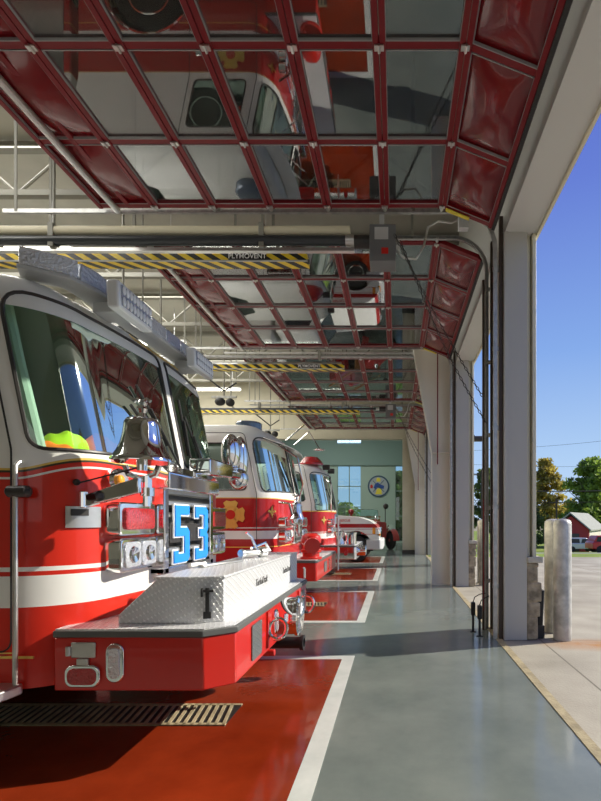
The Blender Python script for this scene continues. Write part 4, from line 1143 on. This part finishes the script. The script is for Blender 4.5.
# bumper with its equipment
XB = -.929
bp = bumper(e1, XB, -1.90, 2.633, 5.02, (.143, .12))
yn = 2.633
lt = obj('latch_plate', box(nb(), -1.80, -1.665, yn-.012, yn, .585, .672), M['steel'], bp, .006)
obj('hinge_pin', cyl(nb(), (-1.81, yn-.015, .60), (-1.81, yn-.015, .65), .014, 10), M['steel'], lt)
obj('pull_tab', box(nb(), -1.765, -1.70, yn-.02, yn, .548, .583), M['steel'], lt, .005)
b = nb(); pr = rrect(-1.83, -1.635, .425, .548, .045)
mk = obj('side_reflector', prism(nb(), pr, 'y', yn-.022, yn), M['chrome'], bp, .006)
obj('red_lens', prism(nb(), rrect(-1.812, -1.652, .441, .532, .035), 'y', yn-.028, yn-.018), M['lamp_red'], mk, .004)
fr_ = obj('oval_lamp', prism(nb(), rrect(-1.605, -1.505, .45, .668, .048), 'y', yn-.018, yn), M['chrome'], bp, .006)
obj('lens', prism(nb(), rrect(-1.585, -1.525, .475, .642, .028), 'y', yn-.026, yn-.015), M['lamp_clear'], fr_, .004)
# front face: tread panels, tow eyes, siren, lower pipe
def fpan(ya, yb, za, zb_, nm, m): return obj(nm, prism(nb(), rrect(ya, yb, za, zb_, .02), 'x', XB, XB+.008), m, bp)
fpan(3.04, 3.26, .44, .67, 'vent_panel', M['tread_dark']); fpan(4.55, 4.78, .46, .65, 'vent_panel', M['tread_dark'])
def ring(y, z, nm, x=XB+.075, rx=.075, rz=.085):
    b = nb(); n = 20; tube(b, [(x+rx*math.cos(2*PI*k/n), y+.02*math.sin(2*PI*k/n), z+rz*math.sin(2*PI*k/n)) for k in range(n)], .014, 8, closed=True)
    o = obj(nm, b, M['chrome'], bp)
    b = nb(); box(b, XB, XB+.012, y-.04, y+.04, z-.13, z+.13); obj('tow_plate', b, M['red'], o)
ring(3.44, .56, 'tow_eye', XB+.07, .065, .07); ring(4.52, .55, 'tow_eye', XB+.075, .07, .075)
ol = obj('oval_lamp', prism(nb(), rrect(3.57, 3.68, .48, .67, .05), 'x', XB, XB+.018), M['chrome'], bp, .005)
obj('lens', prism(nb(), rrect(3.59, 3.66, .50, .65, .03), 'x', XB+.012, XB+.024), M['lamp_clear'], ol)
b = nb(); lathe(b, [(.14, -.02), (.150, 0), (.150, .11), (.162, .115), (.162, .14), (.14, .15), (.08, .135), (0, .125)], (XB, 3.89, .566), (1, 0, 0), 36)
si = obj('siren', b, M['chrome'], bp)
b = nb()
for k in range(12):
    a = 2*PI*k/12; tube(b, [(XB+.138, 3.89+.02*math.cos(a), .566+.02*math.sin(a)), (XB+.142, 3.89+.11*math.cos(a), .566+.11*math.sin(a))], .008, 5)
obj('siren_grille', b, M['steel'], si)
b = nb(); lathe(b, [(.05, -.5), (.05, .10), (.066, .10), (.066, .13), (.04, .13), (.04, .08)], (XB, 4.12, .285), (1, 0, 0), 20); obj('intake_pipe', b, M['black'], bp)
b = nb(); cyl(b, (XB-.3, 3.52, .365), (XB+.03, 3.52, .365), .026, 12); obj('air_fitting', b, M['red'], bp, .004)
b = nb(); tube(b, [(XB-.03, 4.98, .74), (XB-.03, 4.98, .84), (XB-.03, 4.94, .85)], .012, 6); obj('corner_guide', b, M['chrome'], bp)
# diamond plate tool box
bx = nb(); ya, yb, xf_, z0, z1 = 2.78, 4.93, -1.03, .742, 1.005
Lo = [(-1.63, ya), (-1.20, ya), (xf_, ya+.06), (xf_, yb), (-1.63, yb)]
Up = [(-1.40, ya), (-1.20, ya), (xf_, ya+.06), (xf_, yb), (-1.40, yb)]
A = [bx.verts.new((p[0], p[1], z0)) for p in Lo]; Mi = [bx.verts.new((p[0], p[1], z0+.05)) for p in Lo]; B = [bx.verts.new((p[0], p[1], z1)) for p in Up]
for X_, Y_ in ((A, Mi), (Mi, B)):
    for i in range(5): face(bx, (X_[i], X_[(i+1) % 5], Y_[(i+1) % 5], Y_[i]))
face(bx, A[::-1]); face(bx, B)
tb = obj('tool_box', bx, M['tread'], bp, .006)
obj('box_lid', prism(nb(), [(-1.42, ya-.006), (-1.20, ya-.006), (xf_+.008, ya+.055), (xf_+.008, yb+.006), (-1.42, yb+.006)], 'z', z1-.006, z1+.012), M['tread'], tb, .005)
b = nb(); p0 = Vector((-1.115, ya+.02, .0)); n_ = Vector((.06, -.17, 0)).normalized(); t_ = Vector((.17, .06, 0)).normalized()
def lb_(s0, s1, z0, z1, d0, d1):
    q = [p0+t_*s+n_*d+Vector((0, 0, z)) for z in (z0, z1) for s, d in ((s0, d0), (s1, d0), (s1, d1), (s0, d1))]; quadbox(b, q)
lb_(-.035, .035, .925, .94, .0, .025); lb_(-.01, .012, .81, .95, .0, .02); lb_(-.022, .022, .77, .81, .0, .02); lb_(-.035, -.022, .90, .95, .0, .03)
obj('rubber_latch', b, M['black'], tb, .003)
for yy, s_ in ((3.62, .075), (4.45, .075)):
    text_obj('script_lettering', 'TurboDraft', s_, frame_mtx((xf_+.004, yy, .885), (0, 1, 0), (0, 0, 1)), M['dark'], tb, .001, squash=.9, shear=.4, fat=0)
# tools lying on the box
nz = thing('hose_nozzle', 'chrome hose nozzle with lever handles lying on the diamond plate box', 'nozzle', (-1.22, 4.3, 1.017), )
b = nb(); lathe(b, [(.035, 0), (.04, .02), (.03, .05), (.03, .2), (.045, .22), (.045, .28), (.03, .30)], (-1.33, 4.05, 1.062), (.5, .86, 0), 18); obj('barrel', b, M['steel'], nz)
b = nb(); tube(b, [(-1.22, 4.2, 1.06), (-1.27, 4.16, 1.2), (-1.30, 4.12, 1.24)], .012, 8); tube(b, [(-1.28, 4.2, 1.10), (-1.22, 4.42, 1.14), (-1.2, 4.5, 1.06)], .014, 8); obj('lever', b, M['chrome'], nz)
nz2 = thing('spanner_wrench', 'flat steel spanner wrench resting on the diamond plate box beside the nozzle', 'wrench', (-1.3, 3.8, 1.017))
b = nb(); prism(b, [(-1.40, 3.32), (-1.34, 3.30), (-1.24, 3.72), (-1.22, 3.80), (-1.28, 3.82), (-1.31, 3.73)], 'z', 1.02, 1.035); obj('blade', b, M['steel'], nz2, .004)
b = nb(); tube(b, [(-1.41, 3.24, 1.04), (-1.36, 3.37, 1.04)], .018, 8); obj('grip', b, M['steel'], nz2)
# vest on the dashboard
vs = thing('safety_vest', 'crumpled lime and orange safety vest on the dashboard of engine 53', 'vest', (-2.08, 3.08, 1.72))
rv = random.Random(3)
def crumple(b, amp):
    ph = [rv.uniform(0, 6) for _ in range(6)]
    for v in b.verts:
        c = v.co; c.z += amp*(math.sin(31*c.x+ph[0])+math.sin(27*c.y+ph[1])+.6*math.sin(55*(c.x+c.y)+ph[2])); c.x += amp*.5*math.sin(40*c.y+ph[3])
    return b
obj('lime_cloth', crumple(ell(nb(), (-2.10, 3.02, 1.80), (.13, .17, .10), 32, 20), .010), M['vest'], vs)
obj('orange_band', crumple(ell(nb(), (-1.99, 3.20, 1.81), (.10, .15, .10), 28, 18), .010), M['vesto'], vs)
obj('orange_edge', crumple(ell(nb(), (-2.09, 2.88, 1.775), (.13, .09, .055), 28, 18), .008), M['vesto'], vs)

# ---------------------------------------------------------------- second engine
e2 = thing('fire_engine', 'second red and white fire engine, dark red cab with gold cross behind engine 53', 'fire engine', (-5, 8.25, 0), 'fire engines parked nose out in the bays')
C2 = Cab(-1.75, 8.28, w=1.19)
cab_common(e2, C2, paint2, .03, -2.0, wz=(1.80, 2.60), seamoff=.1)
rear_body(e2, C2.xb, C2.yc, C2.w, paint2)
cross_emblem(e2, C2, C2.u_of_x(-2.47), 1.43, .22); fleur(e2, C2, C2.u_of_x(-1.85)-.0, 1.47, .10)
b = nb(); lathe(b, [(.22, 0), (.22, .03), (.21, .04), (.21, .14), (.22, .145), (.19, .17), (0, .18)], (-2.45, 7.9, 2.80), (0, 0, 1), 28); obj('roof_beacon', b, M['beacon'], e2)
for s in (-1, 1):
    for (z0, z1, nm, mm, lob) in ((1.22, 1.40, 'turn_signal', M['lamp_red'], 0), (1.0, 1.19, 'headlight', M['lamp_clear'], 2)):
        ya = C2.yc+s*.69-.2; lamp_box(e2, nm, -1.72, ya, ya+.4, z0, z1, mm, 'lens', lobes=lob)
b = nb(); box(b, -1.80, -1.70, 7.95, 8.6, .95, 1.62); g2 = obj('grille', b, M['chrome'], e2, .02)
b = nb()
for k in range(6): box(b, -1.70, -1.692, 7.99, 8.56, 1.0+k*.1, 1.05+k*.1)
obj('slats', b, M['dark'], g2)
bell(e2, -1.55, 7.35, 1.36, .13)
b = nb(); tube(b, [(-1.8, 7.3, 1.62), (-1.62, 7.2, 1.60), (-1.56, 7.3, 1.3)], .02, 8); obj('bell_bracket', b, M['chrome'], e2)
bell_ = None
# sun visor and wipers
b = nb(); pts = [(C2.S(C2.um+t, 2.63, .02), C2.S(C2.um+t, 2.55, .20)) for t in [(-1.0+.1*k) for k in range(21)]]
A = [b.verts.new(p[0]) for p in pts]; B = [b.verts.new(p[1]) for p in pts]
for i in range(20): face(b, (A[i], A[i+1], B[i+1], B[i]))
o = obj('sun_visor', b, M['white'], e2); md = o.modifiers.new('t', 'SOLIDIFY'); md.thickness = .015
wiper(e2, C2, C2.um-.2, 1.78, C2.um-.45, 2.15); wiper(e2, C2, C2.um+.2, 1.78, C2.um+.05, 2.15)
b = nb(); tube(b, [(-1.8, 7.25, 2.5), (-1.5, 7.2, 2.3), (-1.42, 7.25, 1.9), (-1.5, 7.3, 1.62)], .012, 8); mm_ = obj('mirror_arm', b, M['chrome'], e2)
b = nb(); tube(b, [(-1.75, 7.5, 2.60), (-1.45, 7.5, 2.86)], .012, 8); ell(b, (-1.28, 7.9, 2.52), (.10, .10, .02), 14, 8); tube(b, [(-1.7, 7.9, 2.6), (-1.45, 7.9, 2.82), (-1.28, 7.9, 2.54)], .01, 6); obj('convex_mirror', b, M['chrome'], mm_)
b2 = bumper(e2, -1.20, -2.0, 7.18, 9.42, (.02, .02), zb=.42, zt=.74)
fp = lambda ya, yb: obj('vent_panel', prism(nb(), rrect(ya, yb, .48, .65, .02), 'x', -1.20, -1.192), M['tread_dark'], b2)
fp(7.9, 8.2)
ol = obj('oval_lamp', prism(nb(), rrect(8.4, 8.52, .47, .66, .04), 'x', -1.20, -1.18), M['chrome'], b2)
# red discharge elbow on the bumper
b = nb(); bx_, by_ = -1.33, 7.42
lathe(b, [(.17, 0), (.17, .03), (.13, .04), (.13, .10), (.16, .11), (.16, .15), (.125, .16), (.12, .24)], (bx_, by_, .742), (0, 0, 1), 24)
lathe(b, [(.12, .22), (.155, .25), (.16, .30), (.14, .36), (.09, .395), (0, .405)], (bx_, by_, .742), (0, 0, 1), 24); lathe(b, [(.09, 0), (.09, .14), (.12, .14), (.12, .19), (0, .19)], (bx_, by_-.05, 1.0), (.35, -1, -.25), 20)
obj('discharge_elbow', b, M['red'], b2)
# ---------------------------------------------------------------- third engine
e3 = thing('fire_engine', 'third fire engine in the row, smaller white cab with a red roof beacon', 'fire engine', (-5, 12.55, 0), 'fire engines parked nose out in the bays')
C3 = Cab(-1.60, 12.5, w=1.15, zc=2.46, rc=.45)
cab_common(e3, C3, paint3, .035, -1.94, wz=(1.60, 2.50))
rear_body(e3, C3.xb, C3.yc, C3.w, paint3)
fleur(e3, C3, C3.u_of_x(-1.70), 1.34, .11)
b = nb(); lathe(b, [(.30, 0), (.30, .04), (.24, .12), (.17, .20), (0, .22)], (-2.10, 11.75, 2.70), (0, 0, 1), 24); obj('roof_beacon', b, M['lamp_red'], e3)
for yy_ in (12.0, 12.9): obj('spot_lamp', cyl(nb(), (-1.85, yy_, 2.68), (-1.68, yy_, 2.68), .07, 16), M['dark'], e3)
for s in (-1, 1):
    for (z0, z1, nm, mm, lob) in ((1.22, 1.38, 'turn_signal', M['lamp_red'], 0), (1.0, 1.18, 'headlight', M['lamp_clear'], 2)):
        ya = C3.yc+s*.64-.2; lamp_box(e3, nm, -1.57, ya, ya+.4, z0, z1, mm, 'lens', lobes=lob)
b = nb(); box(b, -1.66, -1.56, 12.2, 12.8, .95, 1.5); obj('grille', b, M['chrome'], e3, .02)
wiper(e3, C3, C3.um-.2, 1.6, C3.um-.45, 2.0)
b = nb(); tube(b, [(-1.75, 11.4, 2.4), (-1.55, 11.3, 2.2), (-1.55, 11.35, 1.55)], .014, 8); obj('mirror_arm', b, M['chrome'], e3)
b3 = bumper(e3, -.95, -2.0, 11.38, 13.6, (.05, .05), zb=.40, zt=.74, m=M['chrome'])
b = nb(); lathe(b, [(.12, 0), (.13, .02), (.13, .20), (.10, .22), (0, .20)], (-.95, 11.75, .6), (1, 0, 0), 24); obj('siren', b, M['chrome'], b3)
b = nb(); lathe(b, [(.10, 0), (.12, .02), (.09, .2), (.14, .32), (.12, .34)], (-1.35, 11.5, .742), (-.15, 0, 1), 20); lathe(b, [(.10, 0), (.13, .02), (.13, .22), (.15, .3), (.10, .32)], (-1.10, 11.6, .742), (0, 0, 1), 20)
obj('air_horns', b, M['chrome'], b3)
b = nb(); prism(b, rrect(-1.25, -1.16, .5, .64, .03), 'y', 11.365, 11.38); obj('red_marker', b, M['lamp_red'], b3)
b = nb(); tube(b, [(-1.38, 11.3, .15), (-1.38, 11.3, 1.4)], .02, 8); obj('guide_pole', b, M['steel'], b3)

# ---------------------------------------------------------------- white long-nose truck in the fourth bay
WP = paint_by_height('brush_truck_paint', [(0, W1), (.88, R2), (.90, W1), (.97, W1), (1.04, R2), (1.055, W1), (1.10, R2), (1.22, W1)])
e4 = thing('utility_truck', 'white long-nosed truck with a red side stripe behind the third engine', 'truck', (-2.4, 16.3, 0))
yn4, yf4 = 15.25, 17.35
prof = [(-2.25, .55), (-2.25, 1.52), (-1.9, 1.50), (-1.2, 1.45), (-.85, 1.34), (-.62, 1.18), (-.54, .98), (-.54, .58), (-.80, .55)]
arc = [(-1.29+.50*math.cos(a), .50+.50*math.sin(a)) for a in [0.1+(PI-.2)*k/14 for k in range(15)]]
b = nb(); prism(b, prof[:-1]+[(-.78, .55)]+arc+[(-1.9, .55)], 'y', yn4, yf4); obj('hood', b, WP, e4, .05)
b = nb(); box(b, -1.95, -.75, yn4+.05, yf4-.05, .35, .7); obj('engine_bay', b, M['black'], e4)
b = nb(); prism(b, [(-3.9, .5), (-3.9, 2.3), (-2.9, 2.35), (-2.6, 2.25), (-2.15, 1.50), (-2.15, .5)], 'y', yn4+.03, yf4-.03); obj('cab', b, WP, e4, .06)
b = nb(); quadbox(b, [(-2.60, yn4+.18, 2.19), (-2.18, yn4+.18, 1.55), (-2.18, yf4-.18, 1.55), (-2.60, yf4-.18, 2.19), (-2.57, yn4+.18, 2.21), (-2.15, yn4+.18, 1.57), (-2.15, yf4-.18, 1.57), (-2.57, yf4-.18, 2.21)]); obj('windshield', b, M['carglass'], e4)
b = nb(); prism(b, [(-3.6, 1.5), (-3.6, 2.15), (-2.85, 2.18), (-2.4, 1.5)], 'y', yn4+.018, yn4+.03); obj('side_window', b, M['carglass'], e4)
b = nb(); box(b, -7.6, -4.0, yn4-.05, yf4+.05, .6, 2.6); obj('rear_body', b, WP, e4, .04)
for x in (-1.29, -6.0):
    wheel(e4, x, yn4+.02, -1, .42, .25); wheel(e4, x, yf4-.02, 1, .42, .25)
b = nb(); prism(b, [(-.95, yn4-.03), (-.52, yn4-.03), (-.42, yn4+.15), (-.42, yf4-.15), (-.52, yf4+.03), (-.95, yf4+.03)], 'z', .40, .72); obj('front_bumper', b, M['ltgrey'], e4, .03)
b = nb(); box(b, -.56, -.50, yn4+.5, yf4-.5, .75, 1.12); obj('grille', b, M['chrome'], e4, .02)
b = nb(); box(b, -.60, -.515, yn4+.06, yn4+.42, .92, 1.10); box(b, -.60, -.515, yf4-.42, yf4-.06, .92, 1.10); obj('headlight', b, M['lamp_clear'], e4, .02)
b = nb(); box(b, -.76, -.66, yn4-.008, yn4+.03, .90, 1.10); box(b, -.62, -.50, yn4+.0, yn4+.3, .84, .91); obj('turn_signal', b, M['amber'], e4, .01)
text_obj('red_lettering', 'FIRE RESCUE', .10, frame_mtx((-1.75, yn4-.004, 1.33), (1, 0, 0), (0, 0, 1)), M['red'], e4, .002)

# ---------------------------------------------------------------- antique engine in the annex
ea = thing('antique_fire_truck', 'open antique red fire truck parked in the green room at the back', 'fire truck', (-1.4, 21.8, 0))
psi = math.radians(-60); TR = Matrix.Translation((-1.42, 22.3, 0)) @ Matrix.Rotation(psi, 4, 'Z')
def aobj(n, b, m, par=None, bev=0):
    for v in b.verts: v.co = TR @ v.co
    return obj(n, b, m, par or ea, bev)
b = nb(); prism(b, [(.2, .62), (.2, 1.32), (.8, 1.30), (1.30, 1.18), (1.32, .60)], 'y', -.36, .36); aobj('hood', b, M['oldred'], None, .05)
b = nb(); prism(b, rrect(-.34, .34, .55, 1.26, .1), 'x', 1.32, 1.42); aobj('radiator', b, M['oldred'], None, .02)
b = nb(); box(b, -2.6, 1.2, -.42, .42, .50, .64); aobj('chassis', b, M['oldred'])
b = nb(); box(b, -.55, .2, -.6, .6, .62, 1.02); box(b, -.70, -.5, -.6, .6, .7, 1.35); aobj('driver_seat', b, M['black'], None, .05)
b = nb(); box(b, .14, .22, -.65, .65, .62, 1.4); aobj('dash_panel', b, M['wood'], None, .02)
b = nb(); box(b, -2.7, -.72, -.75, .75, .70, 1.30); aobj('hose_bed', b, M['oldred'], None, .04)
b = nb(); tube(b, [(.18, -.6, 1.4), (.05, -.6, 1.85), (.05, .6, 1.85), (.18, .6, 1.4)], .02, 8); wf = aobj('windscreen_frame', b, M['chrome'])
b = nb(); quadbox(b, [(.17, -.58, 1.42), (.18, -.58, 1.42), (.18, .58, 1.42), (.17, .58, 1.42), (.05, -.58, 1.84), (.06, -.58, 1.84), (.06, .58, 1.84), (.05, .58, 1.84)]); aobj('pane', b, M['winglass'], wf)
for x in (1.0, -1.9):
    for s in (-1, 1):
        b = nb(); lathe(b, [(.34, 0), (.42, .02), (.42, .12), (.34, .14)], (x, s*.78-.07*s, .42), (0, s, 0), 28); w_ = aobj('wheel', b, M['tyre'])
        b = nb()
        for k in range(10):
            a = 2*PI*k/10; cyl(b, (x, s*.78, .42), (x+.35*math.cos(a), s*.78, .42+.35*math.sin(a)), .018, 6)
        cyl(b, (x, s*.70, .42), (x, s*.84, .42), .07, 12); aobj('spokes', b, M['oldred'], w_)
        b = nb(); pts = [(x+.56*math.cos(a), .46+.50*math.sin(a)) for a in [-.1+(PI+.0)*k/10 for k in range(11)]]; inn = [(x+.52*math.cos(a), .46+.46*math.sin(a)) for a in [-.1+(PI+.0)*k/10 for k in range(11)]][::-1]
        prism(b, pts+inn, 'y', s*.62, s*.92); aobj('fender', b, M['oldred'], None, .01)
for s in (-1, 1):
    b = nb(); lathe(b, [(.04, 0), (.12, .08), (.13, .14), (.10, .16), (0, .15)], (1.28, s*.52, 1.02), (1, 0, 0), 18); tube(b, [(1.33, s*.52, .95), (1.30, s*.40, .75)], .02, 6); aobj('headlamp', b, M['chrome'])
for s in (-1, 1):
    b = nb(); box(b, -2.8, .1, s*.70-.025, s*.70+.025, 1.46, 1.54); aobj('ladder_rail', b, M['wood'])
b = nb()
for k in range(9): x = -2.7+k*.33; cyl(b, (x, -.70, 1.50), (x, .70, 1.50), .016, 6)
aobj('ladder_rungs', b, M['wood'])
b = nb(); tube(b, [(.9, .55, 1.2), (.9, .55, 1.95)], .02, 8); ell(b, (.95, .55, 1.98), (.10, .13, .13)); aobj('search_lamp', b, M['dark'])
b = nb(); ell(b, (1.15, -.05, 1.42), (.10, .10, .12)); tube(b, [(1.15, -.05, 1.2), (1.15, -.05, 1.6)], .02, 8); aobj('bell', b, M['chrome'])
b = nb(); tube(b, [(-1.0, -.3, 1.3), (-1.0, -.3, 1.7)], .05, 10); ell(b, (-1.0, -.3, 1.75), .14); aobj('water_tank', b, M['oldred'])
